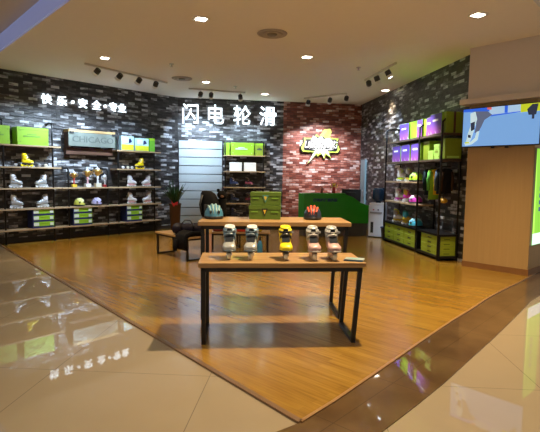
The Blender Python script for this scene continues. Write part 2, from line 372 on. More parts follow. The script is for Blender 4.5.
# lit lettering, left wall
LIT = mat('lit_white_letter', (.9, .95, 1), .4, emit=1.7, ecol=(.80, .92, 1.0), var=.01)
def char(fr, ch, u, z, size, bold, label, group, sx=1, dep=.05, off=.05):
    o = textmesh('sign_dot' if ch == '·' else 'sign_character', ch, size, dep, LIT, None, bold, fr.P(u, off, z), (PI / 2, 0, fr.a), sx=sx)
    tag(o, label, 'sign letter', group); return o
g = 'lit slogan letters on the left wall'
for ch, u, z, lab in (('快', -3.72, 3.23, 'lit white character 快, first of the slogan on the left wall'), ('乐', -3.37, 3.23, 'lit white character 乐, second of the slogan on the left wall'),
                      ('安', -2.86, 3.235, 'lit white character 安, after the first dot of the slogan'), ('全', -2.51, 3.235, 'lit white character 全, before the second dot of the slogan'),
                      ('专', -2.06, 3.24, 'lit white character 专, after the second dot of the slogan'), ('业', -1.81, 3.24, 'lit white character 业, last of the slogan, nearest the corner')):
    char(L, ch, u, z, .235, .003, lab, g)
for u, lab in ((-3.11, 'lit white dot between 乐 and 安 of the slogan'), (-2.28, 'lit white dot between 全 and 专 of the slogan')):
    o = MB().cyl((0, 0, 0), .036, .05, 'y', 16).build('sign_dot', LIT, None, L.P(u, .05, 3.235), L.a); tag(o, lab, 'sign letter', g)
g = 'large lit shop-name letters on the back wall'
for ch, u, lab in (('闪', .36, 'large lit white character 闪 above the slatted panel, leftmost of the four'), ('电', 1.09, 'large lit white character 电, second of the four on the back wall'),
                   ('轮', 1.85, 'large lit white character 轮, third of the four on the back wall'), ('滑', 2.61, 'large lit white character 滑, last of the four, next to the red brick')):
    char(B, ch, u, 3.30, .60, .002, lab, g, .9, .07, .07)

# burst logo on the red brick
lg = fobj(B, 'logo_sign', 'yellow and white lightning burst logo sign lit on the red brick wall', 'sign', 4.24, 0, 2.5)
LBLACK = mat('logo_black', (.01, .012, .012), .4); LYEL = mat('logo_lime', (.55, .8, .08), .4, emit=.25, ecol=(.62, .9, .12))
LWHT = mat('logo_white', (.6, .6, .56), .4, emit=.22, ecol=(1, 1, .9)); LORG = mat('logo_amber', (.95, .65, .05), .4, emit=.7)
def outl(k): return [(x * k + (.0 if x else 0), z * k) for x, z in
    [(-.56, .20), (-.22, .20), (-.16, .33), (-.08, .26), (.10, .30), (.16, .24), (.58, .20), (.53, .08), (.62, -.14), (.56, -.24), (.26, -.24), (.34, -.42), (.16, -.30), (.12, -.44), (.02, -.28), (-.10, -.36), (-.14, -.30), (-.42, -.60), (-.30, -.38), (-.20, -.24), (-.60, -.22), (-.64, -.10), (-.54, .08)]]
MB().prism(outl(1.0), -.08, -.02).build('back_plate', LBLACK, lg)
MB().prism(outl(.95), -.095, -.08).build('lime_outline', LYEL, lg)
MB().prism([(x * .9, z * .86) for x, z in outl(.95)], -.105, -.095).build('black_field', LBLACK, lg)
MB().prism([(-.30, .17), (-.20, .24), (-.10, .17), (.0, .24), (.08, .16), (.24, .20), (.34, .12), (.44, .12), (.40, -.02), (.38, -.14), (.20, -.16), (.28, -.34), (.13, -.24), (.08, -.37), (.0, -.22), (-.08, -.28), (-.13, -.24), (-.37, -.53), (-.26, -.30), (-.17, -.16), (-.36, -.12), (-.34, .04)], -.115, -.105).build('white_burst', LWHT, lg)
textmesh('logo_lettering', 'LIGHTNING', .29, .006, LBLACK, lg, .024, (0.01, -.118, -.01), shear=.25, sx=.66); textmesh('logo_lettering', 'LIGHTNING', .28, .01, LWHT, lg, .002, (0, -.127, .0), shear=.25, sx=.68)
MB().prism([(-.02, .27), (.10, .46), (.28, .48), (.32, .38), (.26, .22), (.14, .26)], -.085, -.03).build('flame', LYEL, lg)
MB().prism([(.10, .28), (.18, .42), (.27, .42), (.22, .26)], -.095, -.085).build('flame_core', LORG, lg)

# ceiling fittings
GLOW = mat('downlight_glow', (1, .93, .8), .4, emit=14, ecol=(1, .9, .72))
def downlight(x, y, label, z=ZC, r=.095, g='recessed ceiling downlights'):
    t = thing('ceiling_downlight', label, 'ceiling light', (x, y, z), .4, g)
    MB().lathe([(r, -.004), (r + .025, -.010), (r + .035, -.004), (r + .035, 0), (r, 0)], n=24).build('trim_ring', WHITE, t)
    b = MB(); b.box((-.036, 0, -.006), (.064, .12, .006)); b.box((.036, 0, -.006), (.064, .12, .006)); b.build('lamp', GLOW, t)
    return t
labs = ['recessed downlight nearest the top middle of the photo', 'recessed downlight in front of the left track rail', 'recessed downlight beside the far round air vent', 'recessed downlight in the centre of the shop ceiling',
        'recessed downlight above the character 滑', 'recessed downlight close to the right brick wall', 'recessed downlight near the beige fascia at upper right', 'recessed downlight right above the front display table']
for (x, y), lab in zip(DOWN, labs): downlight(x, y, lab)
def vent(x, y, label):
    t = thing('ceiling_vent', label, 'air vent', (x, y, ZC), 0, 'round ceiling air vents'); VM = mat('vent_metal', (.42, .38, .33), .5)
    MB().lathe([(.20, 0), (.235, -.005), (.23, -.02), (.20, -.03), (.19, -.005)]).build('rim', VM, t)
    MB().lathe([(.11, -.0), (.16, -.02), (.15, -.035), (.10, -.02)]).build('ring_blade', VM, t)
    MB().lathe([(.02, 0), (.08, -.02), (.07, -.035), (.02, -.035)]).build('centre_disc', mat('vent_shade', (.2, .18, .15), .5), t)
vent(-2.05, 10.97, 'far round air vent near the left corner of the ceiling'); vent(0, 7.49, 'near round air vent in the middle of the ceiling')
def sprinkler(x, y, label):
    t = thing('fire_sprinkler', label, 'sprinkler', (x, y, ZC), 0, 'ceiling sprinklers')
    MB().lathe([(.05, 0), (.045, -.012), (.012, -.015)]).build('plate', CHROME, t); MB().lathe([(.012, -.01), (.012, -.05), (.03, -.055), (.03, -.06)]).build('nozzle', CHROME, t)
sprinkler(-.9, 11.9, 'small ceiling sprinkler above the character 轮'); sprinkler(1.75, 9.7, 'small ceiling sprinkler right of centre'); sprinkler(-2.0, 9.6, 'small ceiling sprinkler near the left track')
RAIL = mat('white_rail', (.6, .57, .52), .5)
def rail(a, b, label):
    a, b = Vector(a), Vector(b); d = b - a; ang = math.atan2(d.y, d.x)
    t = thing('light_track', label, 'track rail', (a.x, a.y, ZC), ang, 'ceiling light tracks')
    MB().bx(0, d.length, -.018, .018, -.035, 0).build('rail', RAIL, t); MB().bx(-.03, .10, -.022, .022, -.035, 0, .003).build('power_feed', RAIL, t)
rail((-3.72, 9.62), (-2.50, 11.46), 'ceiling light track along the left wall'); rail((-2.08, 12.2), (-.70, 12.68), 'ceiling light track before the shop name')
rail((.95, 13.45), (1.99, 12.64), 'ceiling light track before the red brick wall'); rail((2.12, 10.83), (2.38, 9.23), 'ceiling light track along the right wall')
SPOTG = mat('spot_lens', (.9, .95, 1), .3, emit=10, ecol=(.85, .93, 1))
def spot(x, y, tgt, e, label, col=COOL, size=R(62), blend=.75):
    p = Vector((x, y, ZC - .15)); d = (Vector(tgt) - p).normalized(); az = math.atan2(d.y, d.x)
    t = thing('track_spotlight', label, 'spotlight', (x, y, ZC - .035), az, 'black and white track spotlights')
    MB().tube([(0, 0, 0), (0, 0, -.10)], .012, 8).build('stem', RAIL, t)
    el = math.atan2(-d.z, math.hypot(d.x, d.y)); q = Vector((math.cos(el), 0, -math.sin(el))); c = Vector((0, 0, -.115))
    MB().tube([c - q * .07, c - q * .055, c + q * .03], .045, 18, radii=[.045, .058, .060]).build('housing', DARK, t)
    MB().tube([c + q * .03, c + q * .085], .062, 18).build('bezel', WHITE, t)
    MB().tube([c + q * .0855, c + q * .088], .038, 16).build('lens', SPOTG, t)
    pp = p + d * .14; e *= 2.3
    lamp('spotlight_lamp', 'SPOT', pp, e, col, tgt, spot_size=size, spot_blend=blend, shadow_soft_size=.03)
for i, (x, y, tu, tz, e) in enumerate(((-3.53, 9.70, -4.4, 1.7, 110), (-3.22, 10.15, -3.55, 1.9, 135), (-2.93, 10.58, -2.75, 1.8, 140), (-2.66, 11.0, -1.6, 1.7, 120))):
    spot(x, y, L.P(tu, 0, tz), e, ['first', 'second', 'third', 'fourth'][i] + ' spotlight from the left on the left wall track')
for i, (x, y, tu, tz, e) in enumerate(((-1.82, 12.27, .3, 2.4, 125), (-1.56, 12.37, .85, 2.3, 125), (-.82, 12.62, 2.0, 2.2, 110))):
    spot(x, y, B.P(tu, 0, tz), e, ['left', 'middle', 'right'][i] + ' spotlight on the track before the shop name')
for i, (x, y, tu, tz, e) in enumerate(((1.03, 13.38, 3.5, 2.0, 60), (1.58, 12.95, 4.1, 2.2, 110), (1.98, 12.64, 4.6, 1.9, 90))):
    spot(x, y, B.P(tu, 0, tz), e, ['left', 'middle', 'right'][i] + ' spotlight on the track before the red brick', (.95, .93, 1))
for i, (x, y, tu, tz, e, c) in enumerate(((2.15, 10.6, 1.9, 2.1, 150, COOL), (2.22, 10.1, 4.0, 1.5, 150, COOL), (2.32, 9.55, 5.2, 1.6, 150, (.95, .92, .9)))):
    spot(x, y, RW.P(tu, 0, tz), e, ['far', 'middle', 'near'][i] + ' spotlight on the right wall track', c)

# ================================================================== TV, POSTER
tv = thing('television', 'flat television showing a skater on pale blue ground, on the beige column', 'television', K.P(-.07, .10, 2.07), K.a)
TW, TH = 1.24, .66
MB().bx(0, TW, 0, .045, 0, TH, .004).build('casing', DARK, tv)
MB().bx(.4, .8, .045, .10, .15, .5).build('wall_mount', BLACK, tv)
def em(name, c, s=.6): return mat(name, c, .3, emit=s, ecol=c, var=.01)
SM = [em('screen_ice', (.15, .33, .66), .7), em('screen_blue', (.02, .12, .75)), em('screen_pale', (.35, .55, .8)), em('screen_grey', (.10, .13, .22)), em('screen_dark', (.02, .03, .06)),
      em('screen_white', (.5, .7, .8)), em('screen_lime', (.5, .6, .02)), em('screen_red', (.6, .12, .12)), em('screen_glow', (.24, .48, .85))]
sc = MB()
def P2(i, pts, lay): sc.m(i); sc._f(sc._v([(.015 + x * (TW - .03), -.001 - lay * .0012, .02 + z * (TH - .035)) for x, z in pts]))
P2(0, [(0, 0), (1, 0), (1, 1), (0, 1)], 0)
P2(2, [(.36, .80), (1, .80), (1, 1), (.36, 1)], 2); P2(1, [(.0, .93), (.36, .90), (.36, 1), (0, 1)], 2)
P2(1, [(.38, .76), (.76, .81), (.76, .83), (.38, .80)], 3); P2(1, [(.56, .82), (.60, .82), (.60, 1), (.56, 1)], 3)
P2(6, [(.76, .80), (1, .80), (1, 1), (.76, 1)], 3); P2(4, [(.86, .72), (.95, .72), (.97, .98), (.9, .98), (.84, .86)], 4)
P2(4, [(.90, .62), (.93, .62), (.93, .74), (.90, .74)], 4)
P2(3, [(.14, .93), (.34, .90), (.40, .80), (.30, .68), (.26, .50), (.22, .35), (.17, .36), (.19, .58), (.16, .70)], 4)
P2(5, [(.10, .88), (.17, .92), (.20, .72), (.16, .40), (.13, .20), (.09, .06), (.05, .05), (.07, .3), (.11, .55)], 5)
P2(4, [(.11, .62), (.17, .66), (.17, .45), (.12, .40)], 6); P2(4, [(.08, .24), (.12, .22), (.12, .30), (.08, .32)], 6)
P2(5, [(.20, .38), (.24, .40), (.22, .16), (.14, .05), (.05, .02), (.03, .09), (.12, .12), (.18, .22)], 6)
P2(6, [(.04, .08), (.10, .08), (.10, .12), (.04, .12)], 7); P2(7, [(.33, .95), (.39, .93), (.39, 1), (.33, 1)], 7)
sc.build('screen', SM, tv)
for x in (.5, .72): MB().bx(x, x + .05, .0, .03, -.025, 0).build('cable_plug', BLACK, tv)

ps = thing('poster', 'tall lime green lit poster with pale strip on the column side', 'poster', K.P(1.069, 0, .48), K.a + PI / 2)
# local x runs away from the camera along the column side, -y faces outwards
MB().bx(.0, .62, -.03, -.004, 0, 1.56, .003).build('poster_frame', mat('poster_frame', (.22, .26, .2), .4), ps)
PG = em('poster_lime', (.22, .62, .03), .8)
pb = MB(); pb.m(0)._f(pb._v([(.015, -.032, .015), (.605, -.032, .015), (.605, -.032, 1.545), (.015, -.032, 1.545)]))
pb.m(1)._f(pb._v([(.02, -.0335, .02), (.60, -.0335, .02), (.60, -.0335, .20), (.02, -.0335, .20)]))
pb.m(2)._f(pb._v([(.02, -.0335, .20), (.10, -.0335, .20), (.06, -.0335, 1.1), (.02, -.0335, 1.5)]))
pb.m(3)
for k in range(5): z = .55 + k * .11; pb._f(pb._v([(.22, -.0335, z), (.30, -.0335, z), (.30, -.0335, z + .07), (.22, -.0335, z + .07)]))
pb.build('poster_print', [PG, em('poster_white', (.7, .85, .9), .9), em('poster_leaf', (.42, .75, .1), .9), em('poster_navy', (.02, .06, .25), .6)], ps)

# ================================================================== BOXES
def carton(name, label, p, rz, w_, d_, h_, cols, cat='box', group=None, front=None):
    """lidded carton, origin at the bottom middle, front facing -y"""
    t = thing(name, label, cat, p, rz, group)
    lh = min(.06, h_ * .3)
    MB().bx(-w_ / 2 + .004, w_ / 2 - .004, -d_ / 2 + .004, d_ / 2 - .004, 0, h_ - lh * .2, .002).build('box_body', cols[0], t)
    MB().bx(-w_ / 2, w_ / 2, -d_ / 2, d_ / 2, h_ - lh, h_, .003).build('lid', cols[1], t)
    if front: front(t, w_, d_, h_)
    return t
# shoe boxes with navy band, three stacks of three on the lowest shelf
WHITEC = mat('white_card', (.62, .72, .6), .5)
def bandfront(t, w_, d_, h_):
    b = MB()
    b.m(0).bx(-w_ / 2 + .01, w_ / 2 - .01, -d_ / 2 - .002, -d_ / 2 + .006, .0, h_ * .30)
    b.m(1).bx(-w_ / 2 + .02, -w_ / 2 + w_ * .28, -d_ / 2 - .003, -d_ / 2 + .006, h_ * .38, h_ * .9)
    b.m(1).bx(w_ / 2 - w_ * .2, w_ / 2 - .02, -d_ / 2 - .003, -d_ / 2 + .006, h_ * .38, h_ * .82)
    b.m(0).bx(-w_ / 2 - .002, -w_ / 2 + .02, -d_ / 2 - .002, d_ / 2, .0, h_)
    b.build('printed_band', [NAVY, WHITEC], t)
first = None
for si, (u, where) in enumerate(((-3.98, 'the leftmost rack'), (-3.06, 'the middle rack'), (-1.66, 'the corner rack'))):
    for k, w3 in enumerate(('bottom', 'middle', 'topmost')):
        lab = 'lime shoe box with navy band, %s of the stack on %s' % (w3, where)
        p = L.P(u, .19, .322 + k * .139)
        if first is None: first = carton('shoe_box', lab, p, L.a, .47, .28, .137, (GREEN, GREEN), group='lime shoe boxes stacked on the lowest left shelves', front=bandfront)
        else: dup(first, p, L.a, lab)
# top shelf cartons
def printfront(cols):
    def f(t, w_, d_, h_):
        b = MB(); y = -d_ / 2 - .003
        b.m(0).bx(-w_ * .30, w_ * .22, y, y + .006, h_ * .45, h_ * .53); b.m(0).bx(-w_ * .18, w_ * .10, y, y + .006, h_ * .58, h_ * .63)
        for x in (-.4, .4): b.m(0).bx(w_ * x - .01, w_ * x + .01, y, y + .006, h_ * .78, h_ * .82); b.m(0).bx(w_ * x - .01, w_ * x + .01, y, y + .006, h_ * .15, h_ * .19)
        b.build('printed_mark', cols, t)
    return f
carton('green_carton', 'large bright green carton on the top left shelf', L.P(-4.16, .2, 2.152), L.a, .66, .30, .38, (GREEN, GREEN), front=printfront([mat('dark_green_print', (.16, .33, .03), .5)]))
carton('green_carton', 'green carton cut by the left edge of the photo, top shelf', L.P(-4.85, .2, 2.152), L.a, .44, .30, .38, (GREEN, GREEN), front=printfront([mat('dark_green_print', (.16, .33, .03), .5)]))
CY = mat('cyan_card', (.40, .62, .68), .5); YE = mat('yellow_card', (.62, .66, .03), .5)
def tealfront(t, w_, d_, h_):
    b = MB(); y = -d_ / 2 - .004
    b.m(0).bx(-w_ / 2 + .01, w_ / 2 - .01, y, y + .006, .01, h_ * .42); b.m(1).bx(-w_ * .36, w_ * .05, y - .001, y + .005, h_ * .5, h_ * .88); b.m(2).prism([(w_ * .1, h_ * .5), (w_ * .35, h_ * .62), (w_ * .22, h_ * .86), (w_ * .12, h_ * .8)], y - .001, y + .005)
    b.build('printed_front', [YE, WHITEC, NAVY], t)
carton('skate_carton', 'cyan and yellow carton, left of the pair on the top right shelf', L.P(-1.84, .2, 2.152), L.a, .36, .28, .36, (CY, CY), group='cyan and yellow cartons', front=tealfront)
carton('skate_carton', 'cyan and yellow carton, right of the pair on the top right shelf', L.P(-1.42, .2, 2.152), L.a, .42, .28, .33, (CY, CY), group='cyan and yellow cartons', front=tealfront)
carton('green_carton', 'narrow green carton at the right end of the top corner shelf', L.P(-1.10, .2, 2.152), L.a, .17, .28, .35, (mat('mid_green_card', (.12, .38, .03), .5), GREEN))
# back rack
carton('green_carton', 'wide bright green carton on top of the back wall rack', B.P(1.84, .17, 2.132), B.a, .68, .24, .36, (GREEN, GREEN), front=printfront([WHITEC]))
carton('green_carton', 'small lime carton at the left end of the back rack top', B.P(1.40, .17, 2.132), B.a, .15, .24, .35, (GREEN, GREEN))
carton('green_carton', 'olive green carton at the right end of the back rack top', B.P(2.35, .17, 2.132), B.a, .28, .24, .35, (OLIVE, GREEN), front=printfront([NAVY]))
WCARD = mat('plain_white_card', (.8, .8, .76), .6, var=.02)
for u, lab in ((1.655, 'small white box on the back rack, left of two'), (2.075, 'small white box on the back rack, right of two')):
    t = thing('white_display_box', lab, 'box', B.P(u, .17, 1.672), B.a, 'white boxes on the back rack')
    MB().bx(-.175, .175, -.09, .09, 0, .25, .004).build('box_body', WCARD, t)
    MB().bx(-.177, .177, -.092, .092, .20, .252, .002).build('lid', WCARD, t)

# purple packaging on the right rack
def purple(name):
    m, nt, b = nodes(name); N = nt.nodes; K_ = nt.links
    tc = N.new('ShaderNodeTexCoord'); sp = N.new('ShaderNodeSeparateXYZ'); K_.new(tc.outputs['Object'], sp.inputs[0])
    wv = N.new('ShaderNodeTexWave'); wv.inputs['Scale'].default_value = 3.0; wv.inputs['Distortion'].default_value = 3; wv.bands_direction = 'DIAGONAL'; K_.new(tc.outputs['Object'], wv.inputs['Vector'])
    ad = N.new('ShaderNodeMath'); ad.operation = 'MULTIPLY_ADD'; ad.inputs[1].default_value = -1.6; ad.inputs[2].default_value = .75; K_.new(sp.outputs['Z'], ad.inputs[0])
    rp = ramp(nt, [(.1, (.05, .03, .26)), (.45, (.12, .05, .36)), (.8, (.42, .09, .46)), (1, (.6, .3, .65))]); K_.new(ad.outputs[0], rp.inputs[0])
    g2 = N.new('ShaderNodeMath'); g2.operation = 'MULTIPLY'; K_.new(wv.outputs['Fac'], g2.inputs[0]); K_.new(ad.outputs[0], g2.inputs[1])
    r2 = ramp(nt, [(.62, (0, 0, 0)), (.72, (1, 1, 1))]); K_.new(g2.outputs[0], r2.inputs[0])
    mx = N.new('ShaderNodeMix'); mx.data_type = 'RGBA'; K_.new(r2.outputs[0], mx.inputs[0]); K_.new(rp.outputs[0], mx.inputs[6]); mx.inputs[7].default_value = (.8, .7, .85, 1)
    K_.new(mx.outputs[2], b.inputs['Base Color']); b.inputs['Roughness'].default_value = .4
    return m
PUR = purple('purple_print')
def purplebox(label, u, z, w_=.42, h_=.34, off=.20, d_=.30, grp='purple skate cartons on the right rack'):
    t = thing('purple_carton', label, 'box', RW.P(u, off, z), RW.a, grp)
    MB().bx(-w_ / 2, w_ / 2, -d_ / 2, d_ / 2, 0, h_, .003).build('box_body', GREEN, t)
    MB().bx(-w_ / 2 + .006, w_ / 2 - .006, -d_ / 2 - .004, -d_ / 2 + .002, .006, h_ - .006).build('printed_front', PUR, t)
    MB().bx(-w_ * .28, w_ * .2, -d_ / 2 - .006, -d_ / 2, h_ * .62, h_ * .72).build('white_print', WCARD, t)
    return t

# ================================================================== RIGHT RACK
rk = thing('display_rack', 'long black metal display rack with cartons, skates and clothes on the right wall', 'display rack', RW.P(0, 0, 0), RW.a)
RK_D = .40
for u, h_ in ((3.20, 2.68), (5.00, 2.60), (5.94, 2.62)):
    MB().tube([(u, -RK_D, 0), (u, -RK_D, h_ - .05), (u, -RK_D + .05, h_), (u, -.03, h_)], .02, 8).build('front_post', BLACK, rk)
    MB().tube([(u, -.03, 0), (u, -.03, h_)], .018, 8).build('rear_post', BLACK, rk)
for z in (2.37, 1.90): MB().bx(3.16, 5.98, -RK_D - .0, -.02, z - .045, z, .004).build('shelf', grain('dark_shelf', (.05, .035, .025), (.10, .07, .045)), rk)
for z in (1.46, 1.0): MB().bx(3.16, 5.0, -RK_D - .0, -.02, z - .035, z, .004).build('shelf', SHELFWOOD, rk)
MB().tube([(5.0, -.22, 1.76), (5.94, -.22, 1.76)], .012, 8).build('hanging_rail', BLACK, rk)
for u0, u1 in ((3.16, 4.98), (5.02, 5.98)):
    cb = MB(); cb.bx(u0, u1, -RK_D, -.02, .46, .50, .003); cb.bx(u0, u1, -RK_D, -.02, .05, .09, .003); cb.bx(u0, u0 + .03, -RK_D, -.02, .0, .5); 
    if u1 < 5.5: cb.bx(u1 - .03, u1, -RK_D, -.02, .0, .5)
    else: cb.bx(u1 - .03, u1, -RK_D, -RK_D + .03, .0, .5); cb.bx(u1 - .03, u1, -.05, -.02, 0, .5)
    cb.bx(u0, u1, -.035, -.02, .05, .5); cb.build('base_cabinet', BLACK, rk)
# boxes in the base cabinet
def shoebox_plain(label, u, z, w_, h_, grp, sample=None, off=.215):
    if sample: return dup(sample, RW.P(u, off, z), RW.a, label)
    t = thing('shoe_box', label, 'shoe box', RW.P(u, off, z), RW.a, grp); d_ = .34
    OG = mat('olive_lime_card', (.34, .44, .03), .5, var=.08)
    MB().bx(-w_ / 2, w_ / 2, -d_ / 2 + .004, d_ / 2, 0, h_ * .68, .003).build('box_body', OG, t)
    MB().bx(-w_ / 2 - .003, w_ / 2 + .003, -d_ / 2, d_ / 2, h_ * .70, h_ - .003, .003).build('lid', OG, t)
    MB().bx(-.07, .07, -d_ / 2 - .002, -d_ / 2 + .01, h_ * .34, h_ * .52).build('label', DARK, t)
    MB().bx(w_ / 2 - .004, w_ / 2 + .002, -.06, .06, h_ * .3, h_ * .5).build('end_label', mat('olive_print', (.12, .18, .01), .5), t)
    return t
smp = None; rows = ('bottom', 'middle', 'top'); cols_ = ('far', 'middle', 'near')
for c in range(3):
    for r_ in range(3):
        lab = '%s olive shoe box in the %s column of the far base cabinet' % (rows[r_], cols_[c])
        o = shoebox_plain(lab, 3.49 + c * .575, .092 + r_ * .122, .54, .120, 'olive shoe boxes in the rack base', smp); smp = smp or o
smp = None
for r_, q in enumerate(('bottom', 'second lowest', 'second highest', 'top')):
    o = shoebox_plain('%s olive shoe box in the near end of the rack base' % q, 5.56, .092 + r_ * .091, .72, .089, 'olive shoe boxes in the rack base', smp, .21); smp = smp or o
# cartons on the two upper rack shelves
for u, lab in ((4.10, 'purple carton at the far end of the rack top shelf'), (4.88, 'narrow purple carton second on the rack top shelf'),):
    purplebox(lab, u, 2.372, .48 if u < 4.5 else .26, .36)
purplebox('purple carton behind the middle post on the rack top shelf', 5.30, 2.372, .24, .35)
purplebox('large purple carton nearest the camera on the rack top shelf', 5.665, 2.372, .44, .38, off=.245)
t = carton('lime_carton', 'plain lime carton between two purple ones on the rack top', RW.P(4.545, .2, 2.372), RW.a, .34, .28, .36, (GREEN, GREEN))
t = carton('olive_carton', 'olive carton behind the middle post, rack top shelf', RW.P(5.095, .2, 2.372), RW.a, .12, .28, .34, (OLIVE, OLIVE))
t = carton('olive_carton', 'olive carton standing on the near end of the rack top, dark tape down it', RW.P(5.935, .19, 2.372), RW.a, .08, .34, .38, (OLIVE, OLIVE))
MB().bx(-.045, .0445, -.02, .02, 0, .382).build('tape', BROWN, t)
for u, lab in ((3.70, 'purple carton at the far end of the second rack shelf'), (4.20, 'purple carton in the middle of the second rack shelf'), (4.72, 'purple carton third along the second rack shelf')):
    purplebox(lab, u, 1.902, .46, .36)
carton('olive_carton', 'tall olive carton beside the purple ones on the second shelf', RW.P(5.16, .19, 1.902), RW.a, .26, .28, .37, (OLIVE, OLIVE))
LT = mat('light_lime_card', (.42, .72, .14), .45)
carton('lime_box', 'small light lime box on the second rack shelf', RW.P(5.42, .26, 1.902), RW.a, .22, .20, .17, (LT, LT))
carton('lime_box', 'taller light lime box next to the near post', RW.P(5.66, .26, 1.902), RW.a, .22, .20, .28, (LT, LT), front=printfront([OLIVE]))
t = carton('olive_carton', 'olive carton at the near end of the second shelf, pale strip below', RW.P(5.915, .19, 1.902), RW.a, .11, .33, .37, (OLIVE, OLIVE))
MB().bx(-.057, .058, -.12, .12, .01, .05).build('pale_strip', LT, t)

# ================================================================== SKATES
def skate(label, p, rz, pal, group=None, scale=1.0):
    """inline skate, toe toward -y. pal = shell, cuff, liner, accent, frame, wheel"""
    t = thing('inline_skate', label, 'roller skate', p, rz, group)
    sh, cu, li, ac, fm, wh = pal[:6]; tg = pal[6] if len(pal) > 6 else li
    # foot shell: rings along y, from heel to toe
    b = MB(); rings = []
    for y, hw, z0, z1 in ((.125, .020, .115, .150), (.118, .034, .098, .185), (.08, .042, .092, .225), (.03, .044, .090, .235), (-.02, .046, .090, .205), (-.07, .054, .088, .176), (-.11, .056, .088, .170), (-.14, .047, .092, .156), (-.160, .026, .104, .136)):
        rings.append([(hw * math.copysign(abs(math.cos(a)) ** .7, math.cos(a)), y, (z0 + z1) / 2 + (z1 - z0) / 2 * math.copysign(abs(math.sin(a)) ** .8, math.sin(a))) for a in [2 * PI * i / 16 for i in range(16)]])
    b.loft(rings).build('boot_shell', sh, t)
    # toe cap and sole rim
    b = MB(); rings = []
    for y, hw, z0, z1 in ((-.085, .0565, .084, .118), (-.12, .0565, .084, .114), (-.150, .043, .087, .110), (-.170, .020, .092, .106)):
        rings.append([(hw * math.copysign(abs(math.cos(a)) ** .7, math.cos(a)), y, (z0 + z1) / 2 + (z1 - z0) / 2 * math.sin(a)) for a in [2 * PI * i / 16 for i in range(16)]])
    b.loft(rings).build('toe_cap', ac, t)
    # cuff
    b = MB(); b.loft([b.ell((0, y, z), rx, ry, 18, .16) for y, z, rx, ry in ((.048, .17, .046, .066), (.050, .20, .052, .070), (.056, .24, .053, .068), (.060, .275, .058, .066), (.063, .305, .056, .060), (.063, .315, .046, .050))])
    b.build('cuff', cu, t)
    b = MB(); b.loft([b.ell((0, y, z), rx, ry, 18, .22) for y, z, rx, ry in ((.062, .295, .043, .049), (.062, .325, .046, .052), (.061, .338, .042, .047), (.061, .332, .032, .036), (.062, .305, .030, .034))])
    b.build('liner', li, t)
    MB().loft([[(x * .7, y, z), (x, y - .012, z), (-x, y - .012, z), (-x * .7, y, z)] for x, y, z in ((.034, -.055, .182), (.034, -.012, .225), (.026, .004, .27), (.018, .004, .315))], smooth=False).build('tongue', tg, t)
    # straps
    b = MB()
    for y, z, rx, ry, tl in ((.052, .285, .056, .066, .14), (.02, .215, .050, .066, -.75)):
        b.loft([b.ell((0, y, z - .010), rx, ry, 18, tl), b.ell((0, y, z + .012), rx, ry, 18, tl)])
    b.build('strap', ac, t)
    MB().box((.045, .0, .285), (.02, .045, .022), (0, 0, .5), .003).build('buckle', CHROME, t)
    # frame
    b = MB()
    for s_ in (-1, 1): b.prism([(0, 0)] * 0 or [(-.122, .045), (-.10, .10), (.10, .10), (.12, .075), (.125, .045), (.09, .058), (.045, .030), (0, .052), (-.045, .030), (-.09, .058)], s_ * .020 - .002, s_ * .020 + .002)
    b.bx(-.10, .10, -.018, .018, .088, .099)
    fo = b.build('wheel_frame', fm, t); fo.rotation_euler.z = PI / 2
    for k in range(4):
        wb = MB(); y = -.117 + k * .078
        wb.tube([(-.016, y, .038), (-.012, y, .038), (.012, y, .038), (.016, y, .038)], .038, 20, radii=[.028, .037, .037, .028]).build('wheel', wh, t)
    MB().box((0, .150, .062), (.024, .035, .03), None, .004).build('brake_pad', DARK, t)
    t.scale = (scale,) * 3
    return t
sil = mat('silver_shell', (.42, .45, .47), .3, .3); blu = mat('blue_fabric', (.03, .16, .33), .6); blk = mat('black_shell', (.015, .015, .015), .35)
yel = mat('yellow_shell', (.85, .68, .01), .35); pink = mat('dusty_pink', (.62, .34, .36), .4); gry = mat('grey_shell', (.32, .31, .31), .4); cream = mat('cream_wheel', (.66, .62, .5), .35)
wht = mat('white_shell', (.72, .73, .76), .35); lime = mat('lime_shell', (.55, .75, .03), .4); mag = mat('magenta_shell', (.65, .05, .5), .4); cyan = mat('cyan_shell', (.05, .48, .68), .35)
lil = mat('lilac_shell', (.52, .5, .72), .4); amb = mat('amber_shell', (.62, .45, .04), .4); tea = mat('teal_liner', (.05, .30, .30), .6)
TZ = .762
dkt = mat('dark_tongue_cloth', (.02, .025, .035), .9)
pbl = mat('pale_blue_silver', (.14, .28, .42), .3, .2)
pkw = mat('pale_pink_shell', (.48, .32, .32), .35)
stl = mat('steel_blue_strap', (.10, .15, .20), .4)
gA = 'skates standing in a row on the front table'
s0 = skate('silver and blue inline skate, leftmost on the front table', (-.385, 4.46, TZ), R(3), (sil, pbl, wht, stl, wht, cream, dkt), gA, .9); s0.scale.x = 1.12
s0b = dup(s0, (-.175, 4.46, TZ), R(-3), 'silver and blue inline skate, second from the left on the front table')
s1 = skate('yellow and black inline skate on the front table', (.152, 4.46, TZ), R(2), (yel, yel, yel, blk, blk, cream, dkt), gA, .9); s1.scale.x = 1.12
s2 = skate('grey and pink inline skate, second from the right on the front table', (.415, 4.46, TZ), R(4), (pkw, sil, sil, gry, pkw, cream, dkt), gA, .9); s2.scale.x = 1.12
s2b = dup(s2, (.60, 4.46, TZ), R(6), 'grey and pink inline skate, rightmost on the front table')
gB = 'skates displayed on the left wall shelves'
sy = skate('yellow inline skate alone on the upper shelf of the leftmost rack', L.P(-4.25, .2, 1.682), L.a - PI / 2 + PI, (yel, yel, yel, wht, blk, yel), gB, .86)
ssil = skate('silver skate, left of the pair on the third shelf of the leftmost rack', L.P(-4.50, .2, 1.222), L.a + PI / 2, (sil, wht, wht, sil, sil, wht), gB, .88)
